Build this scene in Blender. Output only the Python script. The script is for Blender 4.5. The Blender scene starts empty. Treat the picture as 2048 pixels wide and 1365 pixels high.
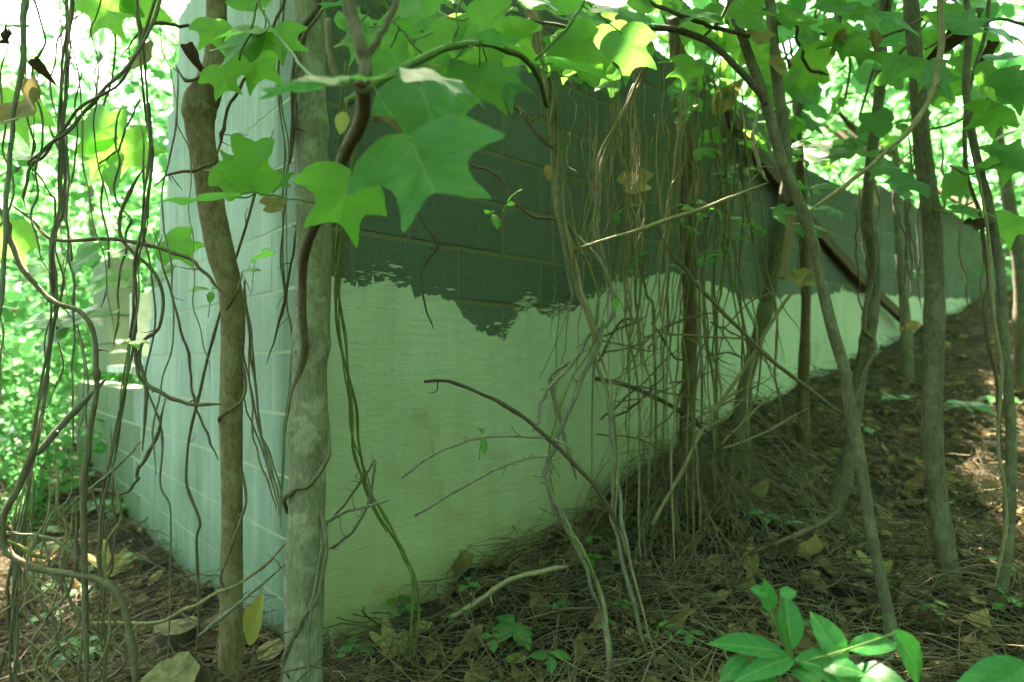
import bpy, math, random
import numpy as np
from mathutils import Vector, Matrix

random.seed(7)
rng = np.random.default_rng(11)
S = bpy.context.scene
COL = S.collection
R = math.radians

# ------------------------------------------------------------------ camera, sky, sun, exposure
F = 1212.0            # focal length in photo pixels (2048 wide)
HX, HY = 1024.0, 725.0  # principal column, horizon row
CZ = 1.0              # camera height above the zero level

cam = bpy.data.cameras.new('camera')
cam_o = bpy.data.objects.new('camera', cam)
COL.objects.link(cam_o)
cam_o.location = (0, 0, CZ)
cam_o.rotation_euler = (R(90), 0, 0)
cam.sensor_width = 36
cam.lens = 36 * F / 2048
cam.shift_y = (HY - 682.5) / 2048
cam.clip_start = 0.05
cam.clip_end = 400
cam.dof.use_dof = True
cam.dof.focus_distance = 1.45
cam.dof.aperture_fstop = 2.4
S.camera = cam_o

SUN_EL, SUN_AZ = 56.0, -14.0      # azimuth from +Y (the view direction), negative = towards the left
w = bpy.data.worlds.new('World')
S.world = w
w.use_nodes = True
nt = w.node_tree
sky = nt.nodes.new('ShaderNodeTexSky')
sky.sky_type = 'NISHITA'
sky.sun_disc = False
sky.sun_elevation = R(SUN_EL)
sky.sun_rotation = R(SUN_AZ)
sky.air_density = 1.0
sky.dust_density = 3.0
sky.ozone_density = 1.0
bg = nt.nodes['Background']
bg.inputs['Strength'].default_value = 0.15
nt.links.new(sky.outputs[0], bg.inputs['Color'])

sun = bpy.data.lights.new('sun', 'SUN')
sun.energy = 5.0
sun.angle = R(0.5)
sun.color = (1.0, 0.97, 0.92)
sun_o = bpy.data.objects.new('sun', sun)
COL.objects.link(sun_o)
SUNV = Vector((math.sin(R(SUN_AZ)) * math.cos(R(SUN_EL)), math.cos(R(SUN_AZ)) * math.cos(R(SUN_EL)), math.sin(R(SUN_EL))))
sun_o.rotation_euler = SUNV.to_track_quat('Z', 'Y').to_euler()
sun_o.location = (0, 0, 20)

S.view_settings.view_transform = 'Standard'
S.view_settings.look = 'None'
S.view_settings.gamma = 1.0
S.view_settings.exposure = 3.8
S.view_settings.use_white_balance = True      # the camera's own balance for green forest shade
S.view_settings.white_balance_temperature = 7900
S.view_settings.white_balance_tint = 9
S.render.engine = 'CYCLES'
S.cycles.use_denoising = True
S.cycles.denoising_prefilter = 'ACCURATE'
S.cycles.debug_use_spatial_splits = True
S.cycles.max_bounces = 4
S.cycles.diffuse_bounces = 3
S.cycles.transmission_bounces = 4
S.cycles.use_adaptive_sampling = True
S.cycles.adaptive_threshold = 0.03
S.cycles.use_light_tree = False
S.cycles.glossy_bounces = 2
S.cycles.transparent_max_bounces = 4
S.cycles.sample_clamp_indirect = 6.0
S.cycles.caustics_reflective = False
S.cycles.caustics_refractive = False

# ------------------------------------------------------------------ helpers
def P(px, py, Z):
    """A point of the place seen at photo pixel (px, py) standing Z metres away."""
    return Vector(((px - HX) / F * Z, Z, CZ + (HY - py) / F * Z))

def tag(o, label=None, cat=None, group=None, kind=None):
    if label: o['label'] = label
    if cat: o['category'] = cat
    if group: o['group'] = group
    if kind: o['kind'] = kind
    return o

def put(o, M=None, parent=None):
    COL.objects.link(o)
    if parent is not None:
        o.parent = parent
        o.matrix_parent_inverse = INV.get(parent.name, Matrix())
    if M is not None:
        o.matrix_basis = M
        INV[o.name] = M.inverted()
    return o
INV = {}

def empty(name, loc, label, cat, group=None):
    o = bpy.data.objects.new(name, None)
    o.empty_display_size = 0.1
    COL.objects.link(o)
    o.location = loc
    INV[o.name] = Matrix.Translation(-Vector(loc))
    return tag(o, label, cat, group)

class MB:
    """Collects vertices and faces; build() makes one mesh object."""
    def __init__(s):
        s.v, s.f, s.uv, s.rnd, s.n = [], [], [], [], 0
    def add(s, v, faces, uv=None, rnd=None):
        v = np.asarray(v, float).reshape(-1, 3)
        for f in faces:
            s.f.append(tuple(i + s.n for i in f))
        s.v.append(v)
        s.uv.append(np.zeros((len(v), 2)) if uv is None else np.asarray(uv, float))
        s.rnd.append(np.full(len(v), 0.0 if rnd is None else rnd))
        s.n += len(v)
        return s
    def box(s, c, sx, sy, sz, rot=None):
        v = np.array([[x * sx / 2, y * sy / 2, z * sz / 2] for x in (-1, 1) for y in (-1, 1) for z in (-1, 1)])
        if rot is not None: v = v @ np.array(rot).T
        return s.add(v + np.array(c), [(0, 1, 3, 2), (4, 6, 7, 5), (0, 4, 5, 1), (2, 3, 7, 6), (0, 2, 6, 4), (1, 5, 7, 3)])
    def tube(s, pts, rad, seg=6, cap=True):
        pts = np.asarray(pts, float); n = len(pts)
        rad = np.broadcast_to(np.asarray(rad, float), (n,))
        t = np.gradient(pts, axis=0); t /= np.linalg.norm(t, axis=1)[:, None] + 1e-9
        ref = np.array([0.0, 0.0, 1.0]) if abs(t[0][2]) < 0.9 else np.array([1.0, 0.0, 0.0])
        u = np.cross(t[0], ref); u /= np.linalg.norm(u)
        ang = np.arange(seg) / seg * 2 * np.pi
        vs, uvs, L = [], [], 0.0
        for i in range(n):
            u = u - t[i] * np.dot(u, t[i]); u /= np.linalg.norm(u) + 1e-9
            b = np.cross(t[i], u)
            vs.append(pts[i] + rad[i] * (np.cos(ang)[:, None] * u + np.sin(ang)[:, None] * b))
            if i: L += np.linalg.norm(pts[i] - pts[i - 1])
            uvs.append(np.stack([ang / (2 * np.pi), np.full(seg, L)], 1))
        v = np.concatenate(vs)
        fs = [(i * seg + j, i * seg + (j + 1) % seg, (i + 1) * seg + (j + 1) % seg, (i + 1) * seg + j) for i in range(n - 1) for j in range(seg)]
        if cap:
            fs.append(tuple(range(seg - 1, -1, -1))); fs.append(tuple((n - 1) * seg + j for j in range(seg)))
        return s.add(v, fs, np.concatenate(uvs))
    def mesh(s, name, mat, smooth=True, origin=None):
        v = np.concatenate(s.v)
        o = np.zeros(3) if origin is None else np.asarray(origin, float)
        me = bpy.data.meshes.new(name)
        me.from_pydata((v - o).tolist(), [], s.f)
        finish(me, np.concatenate(s.uv), np.concatenate(s.rnd), mat, smooth)
        return me
    def build(s, name, mat, parent=None, smooth=True, origin=None):
        if origin is None: origin = np.concatenate(s.v)[-1] * 0 + np.concatenate(s.v)[np.argmin(np.concatenate(s.v)[:, 2])]
        me = s.mesh(name, mat, smooth, origin)
        o = bpy.data.objects.new(name, me)
        return put(o, Matrix.Translation(Vector(origin)), parent)

def finish(me, uv, rnd, mat, smooth):
    n = len(me.loops)
    idx = np.empty(n, np.int32); me.loops.foreach_get('vertex_index', idx)
    l = me.uv_layers.new(name='UVMap')
    l.data.foreach_set('uv', uv[idx].astype(np.float32).ravel())
    a = me.attributes.new('rnd', 'FLOAT', 'POINT')
    a.data.foreach_set('value', rnd.astype(np.float32))
    if smooth: me.polygons.foreach_set('use_smooth', np.ones(len(me.polygons), bool))
    me.materials.append(mat)
    me.update()

def raw_mesh(name, v, tris_or_quads, uv, rnd, mat, smooth=True):
    """Fast mesh from numpy: faces all of one size."""
    me = bpy.data.meshes.new(name)
    f = np.asarray(tris_or_quads, np.int32)
    k = f.shape[1]
    me.vertices.add(len(v)); me.vertices.foreach_set('co', np.asarray(v, np.float32).ravel())
    me.loops.add(f.size); me.loops.foreach_set('vertex_index', f.ravel())
    me.polygons.add(len(f))
    me.polygons.foreach_set('loop_start', np.arange(0, f.size, k, dtype=np.int32))
    me.update(calc_edges=True)
    finish(me, uv, rnd, mat, smooth)
    return me

def smooth_line(pts, per=6):
    """Catmull-Rom through pts (n, d)."""
    p = np.asarray(pts, float)
    if len(p) < 3:
        return np.array([p[0] + (p[-1] - p[0]) * t for t in np.linspace(0, 1, per + 1)])
    q = np.vstack([2 * p[0] - p[1], p, 2 * p[-1] - p[-2]])
    out = []
    for i in range(1, len(q) - 2):
        for t in np.arange(per) / per:
            a, b, c, d = q[i - 1], q[i], q[i + 1], q[i + 2]
            out.append(0.5 * (2 * b + (c - a) * t + (2 * a - 5 * b + 4 * c - d) * t * t + (3 * b - a - 3 * c + d) * t ** 3))
    out.append(p[-1])
    return np.array(out)

def wobble(n, amp, waves=5, d=3):
    t = np.linspace(0, 1, n)
    o = np.zeros((n, d))
    for k in range(1, waves + 1):
        o += np.sin(2 * np.pi * (t[:, None] * k * 1.3 + rng.random(d))) * rng.normal(0, 1, d) / k ** 0.7
    return o * amp

# ------------------------------------------------------------------ ground shape
CORNER = np.array([-0.695, 1.95])
DL = np.array([-0.914, 1.0]); DL /= np.linalg.norm(DL)
DR = np.array([1.094, 1.0]); DR /= np.linalg.norm(DR)
NL = np.array([-DL[1], DL[0]]) * 1.0; NL = np.array([-0.738, -0.675])   # outward normals (both face the camera)
NR = np.array([0.675, -0.738])

GC = np.array([  # x, y, height relative to the camera
    (-0.695, 1.95, -.94), (-1.2, 2.5, -1.01), (-.25, 2.36, -.86), (.195, 2.76, -.76), (1.48, 3.94, -.34), (2.6, 4.95, -.06), (3.87, 6.12, .18), (4.67, 6.86, .42), (6.55, 8.57, .86), (9.26, 11.05, 1.40),
    (-1.82, 3.185, -1.01), (-2.5, 3.95, -.97), (-3.2, 4.65, -.86), (1.27, 1.5, -.80), (1.7, 2.0, -.76), (2.53, 3.0, -.62),
    (3.38, 4.0, -.36), (5.07, 6.0, .16), (6.8, 8.0, .66), (0, 0, -.95), (0, 1.5, -.88), (-.6, 1.5, -.94), (-1.3, 1.5, -1.0), (-1.7, 2.2, -1.05),
    (-6, 8, -1.0), (-12, 20, -.6), (-10, 0, -1.4), (0, -6, -1.1), (6, 0, -.5), (12, 4, .7), (14, 16, 2.2), (2, 16, .6), (.6, 2.0, -.80), (.9,2.9,-.60)])
def _phi(r): return np.where(r > 1e-9, r * r * np.log(r + 1e-12), 0)
_A = _phi(np.linalg.norm(GC[:, None, :2] - GC[None, :, :2], axis=2)) + np.eye(len(GC)) * 0.002
_Pm = np.hstack([np.ones((len(GC), 1)), GC[:, :2]])
_M = np.block([[_A, _Pm], [_Pm.T, np.zeros((3, 3))]])
_W = np.linalg.solve(_M, np.concatenate([GC[:, 2], np.zeros(3)]))
def gh(x, y):
    """Ground height (world z)."""
    x = np.asarray(x, float); y = np.asarray(y, float)
    xx = np.clip(x, -16, 16).ravel(); yy = np.clip(y, -10, 22).ravel()
    out = np.empty(len(xx))
    for k in range(0, len(xx), 20000):
        a, b = xx[k:k + 20000], yy[k:k + 20000]
        r = np.sqrt((a[:, None] - GC[None, :, 0]) ** 2 + (b[:, None] - GC[None, :, 1]) ** 2)
        out[k:k + 20000] = _phi(r) @ _W[:len(GC)] + _W[-3] + _W[-2] * a + _W[-1] * b
    xr, yr = x.ravel(), y.ravel()
    out = out + .022 * np.sin(xr * 5.1 + yr * 3.3) + .018 * np.sin(xr * -7.7 + yr * 6.1 + 1) + .014 * np.sin(xr * 13 + yr * 11 + 2) * np.sin(yr * 8.3 - xr * 3) + .013 * np.sin(xr * 21 - yr * 17) * np.sin(xr * 9 + yr * 23 + 1)
    return (out + CZ).reshape(x.shape)
def gnormal(x, y):
    e = .05
    n = np.stack([-(gh(x + e, y) - gh(x - e, y)) / (2 * e), -(gh(x, y + e) - gh(x, y - e)) / (2 * e), np.ones_like(np.asarray(x, float))], -1)
    return n / np.linalg.norm(n, axis=-1, keepdims=True)
def inside(x, y, m=0.0):
    """True behind both walls (inside the building)."""
    dx, dy = np.asarray(x) - CORNER[0], np.asarray(y) - CORNER[1]
    return ((dx * DL[0] + dy * DL[1]) > -m) & ((dx * DR[0] + dy * DR[1]) > -m)
def hit(px, py):
    Z = np.arange(0.9, 14, .01)
    x = (px - HX) / F * Z; z = CZ + (HY - py) / F * Z
    k = np.argmax(z <= gh(x, Z))
    return Vector((x[k], Z[k], z[k]))

# ------------------------------------------------------------------ materials
def new_mat(name):
    m = bpy.data.materials.new(name); m.use_nodes = True
    return m, m.node_tree.nodes, m.node_tree.links
def ramp(N, L, src, stops, interp='LINEAR'):
    r = N.new('ShaderNodeValToRGB'); cr = r.color_ramp; cr.interpolation = interp
    while len(cr.elements) < len(stops): cr.elements.new(0.5)
    for e, (p, c) in zip(cr.elements, stops):
        e.position = p; e.color = (*c, 1) if len(c) == 3 else c
    L.new(src, r.inputs[0]); return r.outputs[0]
def mapping(N, L, src, scale, rot=(0, 0, 0)):
    m = N.new('ShaderNodeMapping'); m.inputs['Scale'].default_value = scale; m.inputs['Rotation'].default_value = rot
    L.new(src, m.inputs[0]); return m.outputs[0]
def noise(N, L, vec, scale, detail=4, rough=.55, dist=0.0, out=0):
    n = N.new('ShaderNodeTexNoise'); n.inputs['Scale'].default_value = scale; n.inputs['Detail'].default_value = detail
    n.inputs['Roughness'].default_value = rough; n.inputs['Distortion'].default_value = dist
    L.new(vec, n.inputs['Vector']); return n.outputs[out]
def math_(N, L, op, a, b=None, clamp=False):
    m = N.new('ShaderNodeMath'); m.operation = op; m.use_clamp = clamp
    for i, v in enumerate((a, b)):
        if v is None: continue
        if isinstance(v, (int, float)): m.inputs[i].default_value = v
        else: L.new(v, m.inputs[i])
    return m.outputs[0]
def mix(N, L, fac, a, b, mode='MIX'):
    m = N.new('ShaderNodeMix'); m.data_type = 'RGBA'; m.blend_type = mode
    for i, v in ((0, fac), (6, a), (7, b)):
        if isinstance(v, (int, float)): m.inputs[i].default_value = v
        elif isinstance(v, tuple): m.inputs[i].default_value = (*v, 1)
        else: L.new(v, m.inputs[i])
    return m.outputs[2]
def bump(N, L, h, strength, dist=.01, prev=None):
    b = N.new('ShaderNodeBump'); b.inputs['Strength'].default_value = strength; b.inputs['Distance'].default_value = dist
    L.new(h, b.inputs['Height'])
    if prev is not None: L.new(prev, b.inputs['Normal'])
    return b.outputs[0]
def rand01(N, L):
    a = N.new('ShaderNodeAttribute'); a.attribute_name = 'rnd'
    o = N.new('ShaderNodeObjectInfo')
    return math_(N, L, 'FRACT', math_(N, L, 'ADD', a.outputs['Fac'], o.outputs['Random']))
def coords(N, L, kind='Object', shift=True):
    t = N.new('ShaderNodeTexCoord')
    if not shift: return t.outputs[kind]
    o = N.new('ShaderNodeObjectInfo')
    c = N.new('ShaderNodeCombineXYZ')
    k = math_(N, L, 'MULTIPLY', o.outputs['Random'], 37.0)
    for i in range(3): L.new(k, c.inputs[i])
    v = N.new('ShaderNodeVectorMath'); v.operation = 'ADD'
    L.new(t.outputs[kind], v.inputs[0]); L.new(c.outputs[0], v.inputs[1])
    return v.outputs[0]
def worldpos(N):
    g = N.new('ShaderNodeNewGeometry'); return g.outputs['Position']
def sepz(N, L, v, i=2):
    s = N.new('ShaderNodeSeparateXYZ'); L.new(v, s.inputs[0]); return s.outputs[i]

def leaf_mat(name, cols, back, transl=.45, rough=.42, spots=.5, vein=(.30, .42, .12), veinw=1.0):
    """cols: dark-to-light face colours; back: colour of the light that comes through."""
    m, N, L = new_mat(name)
    b = N['Principled BSDF']; out = N['Material Output']
    r = rand01(N, L)
    base = ramp(N, L, r, [(i / (len(cols) - 1), c) for i, c in enumerate(cols)])
    uv = N.new('ShaderNodeUVMap').outputs[0]
    sx, sy = sepz(N, L, uv, 0), sepz(N, L, uv, 1)
    ax = math_(N, L, 'ABSOLUTE', sx)
    rib = math_(N, L, 'LESS_THAN', ax, .012 * veinw)
    side = math_(N, L, 'FRACT', math_(N, L, 'MULTIPLY', math_(N, L, 'SUBTRACT', sy, math_(N, L, 'MULTIPLY', ax, .75)), 5.2))
    sv = math_(N, L, 'LESS_THAN', math_(N, L, 'ABSOLUTE', math_(N, L, 'SUBTRACT', side, .5)), .035 * veinw)
    vv = math_(N, L, 'MAXIMUM', rib, math_(N, L, 'MULTIPLY', sv, .6))
    co = coords(N, L)
    n1 = noise(N, L, co, 14, 3)
    base = mix(N, L, math_(N, L, 'MULTIPLY', n1, .45), base, (cols[0][0] * .5, cols[0][1] * .6, cols[0][2] * .6))
    base = mix(N, L, math_(N, L, 'MULTIPLY', vv, .55), base, vein)
    n2 = noise(N, L, co, 30, 2)
    sp = math_(N, L, 'MULTIPLY', math_(N, L, 'GREATER_THAN', n2, .70), spots)
    base = mix(N, L, sp, base, (.07, .035, .012))
    L.new(base, b.inputs['Base Color'])
    b.inputs['Roughness'].default_value = rough
    b.inputs['Specular IOR Level'].default_value = .45
    L.new(bump(N, L, vv, .25, .002), b.inputs['Normal'])
    tr = N.new('ShaderNodeBsdfTranslucent')
    tc = mix(N, L, .75, base, back)
    tc = mix(N, L, math_(N, L, 'MULTIPLY', vv, .4), tc, tuple(x * .45 for x in back))
    tc = mix(N, L, sp, tc, (.10, .05, .01))
    L.new(tc, tr.inputs['Color'])
    ms = N.new('ShaderNodeMixShader'); ms.inputs[0].default_value = transl
    L.new(b.outputs[0], ms.inputs[1]); L.new(tr.outputs[0], ms.inputs[2])
    L.new(ms.outputs[0], out.inputs['Surface'])
    return m

def bark_mat(name, c1, c2, c3, lichen=None, stretch=(1, 1, .18), scale=60, rough=.85, bumpd=.006, ridge=160, lich=.6):
    m, N, L = new_mat(name)
    b = N['Principled BSDF']
    co = coords(N, L)
    v = mapping(N, L, co, stretch)
    n = noise(N, L, v, scale, 6, .65)
    big = noise(N, L, co, 9, 3)
    base = ramp(N, L, n, [(.3, c1), (.52, c2), (.72, c3)])
    base = mix(N, L, math_(N, L, 'MULTIPLY', big, .5), base, tuple(x * .6 for x in c2))
    r = rand01(N, L)
    base = mix(N, L, math_(N, L, 'MULTIPLY', r, .45), base, tuple(x * .55 for x in c1))
    if lichen:
        ln = noise(N, L, co, 13, 5, .6, .3)
        lm = ramp(N, L, ln, [(.5, (0, 0, 0)), (.58, (1, 1, 1))])
        base = mix(N, L, math_(N, L, 'MULTIPLY', lm, lich), base, lichen)
    L.new(base, b.inputs['Base Color'])
    b.inputs['Roughness'].default_value = rough
    b.inputs['Specular IOR Level'].default_value = .2
    rd = noise(N, L, mapping(N, L, co, (1, 1, .32)), ridge, 3, .6)
    base = mix(N, L, .28, base, ramp(N, L, rd, [(.36, tuple(x * .55 for x in c1)), (.55, c2), (.7, c3)]), 'MIX')
    L.new(base, b.inputs['Base Color'])
    L.new(bump(N, L, rd, .6, bumpd * .6, bump(N, L, n, .6, bumpd)), b.inputs['Normal'])
    return m

def block_mat(name, dark, mid, light, streak=None, algae=(.05, .11, .045), alg_lo=0.0, alg_hi=.8, fleck=None):
    m, N, L = new_mat(name)
    b = N['Principled BSDF']
    co = coords(N, L); wp = worldpos(N)
    fine = noise(N, L, co, 170, 3, .7)
    midn = noise(N, L, co, 22, 5, .6)
    big = noise(N, L, wp, 1.6, 4, .6)
    base = ramp(N, L, fine, [(.33, dark), (.5, mid), (.68, light)])
    base = mix(N, L, math_(N, L, 'MULTIPLY', midn, .55), base, dark)
    r = rand01(N, L)
    base = mix(N, L, math_(N, L, 'MULTIPLY', r, .30), base, light)
    if streak:
        st = noise(N, L, mapping(N, L, wp, (9, 9, .35)), 2.6, 5, .65)
        stm = ramp(N, L, st, [(.50, (0, 0, 0)), (.70, (1, 1, 1))])
        base = mix(N, L, math_(N, L, 'MULTIPLY', stm, .5), base, streak)
        blot = ramp(N, L, big, [(.42, (0, 0, 0)), (.64, (1, 1, 1))])
        base = mix(N, L, math_(N, L, 'MULTIPLY', blot, .45), base, streak)
    if streak:      # darker green stripe down the wall corner
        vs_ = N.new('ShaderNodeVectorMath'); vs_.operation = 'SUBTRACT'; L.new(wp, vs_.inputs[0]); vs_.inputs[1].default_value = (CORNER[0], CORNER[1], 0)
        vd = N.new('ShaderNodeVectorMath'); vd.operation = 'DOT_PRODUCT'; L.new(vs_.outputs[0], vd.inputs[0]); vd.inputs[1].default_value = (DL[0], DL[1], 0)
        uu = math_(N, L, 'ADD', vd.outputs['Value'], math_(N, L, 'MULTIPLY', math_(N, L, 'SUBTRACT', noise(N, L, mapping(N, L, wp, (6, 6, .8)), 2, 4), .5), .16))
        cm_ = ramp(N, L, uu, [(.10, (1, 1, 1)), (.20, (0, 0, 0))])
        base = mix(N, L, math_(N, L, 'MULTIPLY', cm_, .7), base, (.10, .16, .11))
    # algae growing up from the soil
    mr = N.new('ShaderNodeMapRange'); mr.inputs[1].default_value = alg_lo; mr.inputs[2].default_value = alg_hi
    mr.inputs[3].default_value = 1; mr.inputs[4].default_value = 0
    zz = math_(N, L, 'ADD', sepz(N, L, wp), math_(N, L, 'MULTIPLY', noise(N, L, mapping(N, L, wp, (3, 3, 1)), 2.2, 5), -.9))
    L.new(math_(N, L, 'ADD', zz, .45), mr.inputs[0])
    base = mix(N, L, math_(N, L, 'MULTIPLY', mr.outputs[0], .75), base, algae)
    if fleck:
        fl = noise(N, L, co, 60, 2, .5)
        base = mix(N, L, math_(N, L, 'MULTIPLY', math_(N, L, 'GREATER_THAN', fl, .72), .7), base, fleck)
    L.new(base, b.inputs['Base Color'])
    b.inputs['Roughness'].default_value = .92
    b.inputs['Specular IOR Level'].default_value = .15
    pit = math_(N, L, 'ADD', fine, math_(N, L, 'MULTIPLY', noise(N, L, co, 70, 2), .8))
    L.new(bump(N, L, pit, .7, .004), b.inputs['Normal'])
    return m

def simple_mat(name, c1, c2, scale=30, rough=.85, stretch=(1, 1, 1), bumpd=.004, c3=None, transl=0.0, back=None, spec=.2):
    m, N, L = new_mat(name)
    b = N['Principled BSDF']; co = coords(N, L)
    n = noise(N, L, mapping(N, L, co, stretch), scale, 5, .6)
    st = [(.35, c1), (.65, c2)] + ([(.8, c3)] if c3 else [])
    base = ramp(N, L, n, st)
    r = rand01(N, L)
    base = mix(N, L, math_(N, L, 'MULTIPLY', r, .5), base, tuple(x * .5 for x in c1))
    L.new(base, b.inputs['Base Color'])
    b.inputs['Roughness'].default_value = rough; b.inputs['Specular IOR Level'].default_value = spec
    L.new(bump(N, L, n, .6, bumpd), b.inputs['Normal'])
    if transl:
        tr = N.new('ShaderNodeBsdfTranslucent'); L.new(mix(N, L, .6, base, back or c2), tr.inputs[0])
        ms = N.new('ShaderNodeMixShader'); ms.inputs[0].default_value = transl
        L.new(b.outputs[0], ms.inputs[1]); L.new(tr.outputs[0], ms.inputs[2])
        L.new(ms.outputs[0], N['Material Output'].inputs['Surface'])
    return m

def plaster_mat():
    m, N, L = new_mat('plaster')
    b = N['Principled BSDF']
    t = N.new('ShaderNodeTexCoord'); uv = t.outputs['UV']; wp = worldpos(N)
    brush = noise(N, L, mapping(N, L, uv, (2.6, 18, 1)), 3.0, 5, .6, .2)
    fine = noise(N, L, mapping(N, L, uv, (14, 70, 1)), 2.0, 4, .6)
    big = noise(N, L, uv, 2.3, 5, .6)
    base = ramp(N, L, brush, [(.28, (.42, .47, .355)), (.5, (.48, .53, .41)), (.74, (.53, .575, .455))])
    drip = ramp(N, L, noise(N, L, mapping(N, L, uv, (5, .5, 1)), 2.0, 5, .6), [(.45, (0, 0, 0)), (.75, (1, 1, 1))])
    base = mix(N, L, math_(N, L, 'MULTIPLY', drip, .5), base, (.31, .36, .235))
    rust = ramp(N, L, noise(N, L, uv, 3.7, 4, .6, .5), [(.56, (0, 0, 0)), (.70, (1, 1, 1))])
    mr = N.new('ShaderNodeMapRange'); mr.inputs[1].default_value = .1; mr.inputs[2].default_value = 1.2
    mr.inputs[3].default_value = 1; mr.inputs[4].default_value = 0
    L.new(math_(N, L, 'ADD', sepz(N, L, wp), math_(N, L, 'MULTIPLY', math_(N, L, 'SUBTRACT', big, .5), 1.2)), mr.inputs[0])
    base = mix(N, L, math_(N, L, 'MULTIPLY', mr.outputs[0], .80), base, (.27, .255, .095))
    base = mix(N, L, math_(N, L, 'MULTIPLY', math_(N, L, 'MULTIPLY', rust, mr.outputs[0]), .7), base, (.27, .17, .045))
    sc = noise(N, L, mapping(N, L, uv, (30, 55, 1)), 1.0, 3, .6)
    base = mix(N, L, math_(N, L, 'MULTIPLY', math_(N, L, 'GREATER_THAN', sc, .715), .6), base, (.10, .15, .08))
    L.new(base, b.inputs['Base Color'])
    b.inputs['Roughness'].default_value = .9; b.inputs['Specular IOR Level'].default_value = .15
    h = math_(N, L, 'ADD', brush, math_(N, L, 'MULTIPLY', fine, .5))
    pits = noise(N, L, mapping(N, L, uv, (8, 14, 1)), 5, 4, .6)
    L.new(bump(N, L, pits, .5, .006, bump(N, L, h, .55, .006)), b.inputs['Normal'])
    return m

def mass_leaf_mat(name, cols, back, transl=.5):
    m, N, L = new_mat(name)
    N.remove(N['Principled BSDF'])
    r = rand01(N, L)
    base = ramp(N, L, r, [(i / (len(cols) - 1), c) for i, c in enumerate(cols)])
    d = N.new('ShaderNodeBsdfDiffuse'); L.new(base, d.inputs[0])
    t = N.new('ShaderNodeBsdfTranslucent'); L.new(mix(N, L, .6, base, back), t.inputs[0])
    ms = N.new('ShaderNodeMixShader'); ms.inputs[0].default_value = transl
    L.new(d.outputs[0], ms.inputs[1]); L.new(t.outputs[0], ms.inputs[2])
    L.new(ms.outputs[0], N['Material Output'].inputs['Surface'])
    return m
M = {}
M['block_dark'] = block_mat('block_dark', (.062, .082, .062), (.10, .128, .10), (.16, .19, .15), alg_lo=-.2, alg_hi=.5, fleck=(.2, .25, .2))  # base colour darker than the side wall blocks
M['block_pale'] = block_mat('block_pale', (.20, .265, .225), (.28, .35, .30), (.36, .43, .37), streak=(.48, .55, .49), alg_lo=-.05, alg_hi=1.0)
M['block_mossy'] = block_mat('block_mossy', (.13, .17, .11), (.19, .235, .155), (.26, .30, .21), alg_lo=-.1, alg_hi=1.1)
M['mortar'] = block_mat('mortar_tan', (.12, .115, .065), (.17, .16, .095), (.22, .205, .13), alg_lo=-.4, alg_hi=.3)
M['mortar_pale'] = block_mat('mortar_pale', (.31, .34, .255), (.37, .39, .295), (.42, .44, .335), alg_lo=-.1, alg_hi=.6)
M['plaster'] = plaster_mat()
M['bark_pale'] = bark_mat('bark_pale', (.14, .125, .08), (.225, .205, .138), (.30, .28, .20), lichen=(.39, .38, .295), stretch=(1, 1, .25), scale=110, bumpd=.004, lich=.55)
M['bark_brown'] = bark_mat('bark_brown', (.115, .073, .034), (.215, .155, .082), (.31, .235, .135), lichen=(.32, .28, .18), stretch=(1, 1, .4), scale=55, bumpd=.006, lich=.4)
M['bark_olive'] = bark_mat('bark_olive', (.085, .075, .045), (.145, .128, .078), (.205, .185, .118), lichen=(.25, .24, .155), stretch=(1, 1, .3), scale=80, bumpd=.004, lich=.35)
M['bark_red'] = bark_mat('bark_red', (.08, .045, .022), (.15, .095, .05), (.21, .15, .085), lichen=(.19, .18, .09), scale=70, bumpd=.007, lich=.35)
M['vine_brown'] = bark_mat('vine_brown', (.09, .07, .045), (.175, .14, .09), (.25, .205, .135), scale=120, bumpd=.003)
M['vine_grey'] = bark_mat('vine_grey', (.12, .115, .08), (.20, .19, .14), (.28, .27, .20), scale=120, bumpd=.003)
M['vine_tan'] = bark_mat('vine_tan', (.17, .13, .065), (.27, .22, .125), (.37, .31, .185), scale=120, bumpd=.003)
M['vine_green'] = bark_mat('vine_green', (.07, .085, .02), (.13, .155, .04), (.20, .22, .07), scale=120, bumpd=.002)
M['twig_dark'] = bark_mat('twig_dark', (.05, .035, .022), (.10, .072, .045), (.16, .12, .075), scale=140, bumpd=.003)
M['stem_green'] = bark_mat('stem_green', (.07, .13, .03), (.11, .20, .045), (.16, .26, .07), scale=90, bumpd=.001, rough=.6)
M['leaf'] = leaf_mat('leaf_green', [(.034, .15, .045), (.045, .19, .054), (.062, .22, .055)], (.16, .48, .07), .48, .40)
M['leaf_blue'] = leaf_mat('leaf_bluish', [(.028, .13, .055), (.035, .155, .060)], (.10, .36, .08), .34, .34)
M['leaf_lit'] = leaf_mat('leaf_backlit', [(.05, .21, .03), (.07, .25, .035), (.10, .29, .045)], (.22, .60, .08), .62, .45)  # backlit copy of the leaf green, its glow put into the colour
M['leaf_shrub'] = leaf_mat('leaf_shrub', [(.020, .17, .035), (.025, .20, .04)], (.08, .45, .06), .35, .42, .0)
M['leaf_mass'] = mass_leaf_mat('leaf_mass', [(.038, .14, .035), (.055, .18, .042), (.075, .21, .05), (.095, .23, .075)], (.17, .52, .19), .55)
M['leaf_yellow'] = leaf_mat('leaf_yellow', [(.32, .30, .06), (.38, .35, .09)], (.5, .46, .1), .4, .5)
M['leaf_dead'] = simple_mat('dead_leaf', (.15, .092, .038), (.31, .215, .095), 34, .75, c3=(.42, .32, .16), transl=.2, back=(.3, .17, .06))
M['leaf_dead_dark'] = simple_mat('dead_leaf_dark', (.030, .020, .012), (.085, .048, .024), 34, .75, transl=.12, back=(.15, .07, .03))
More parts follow.
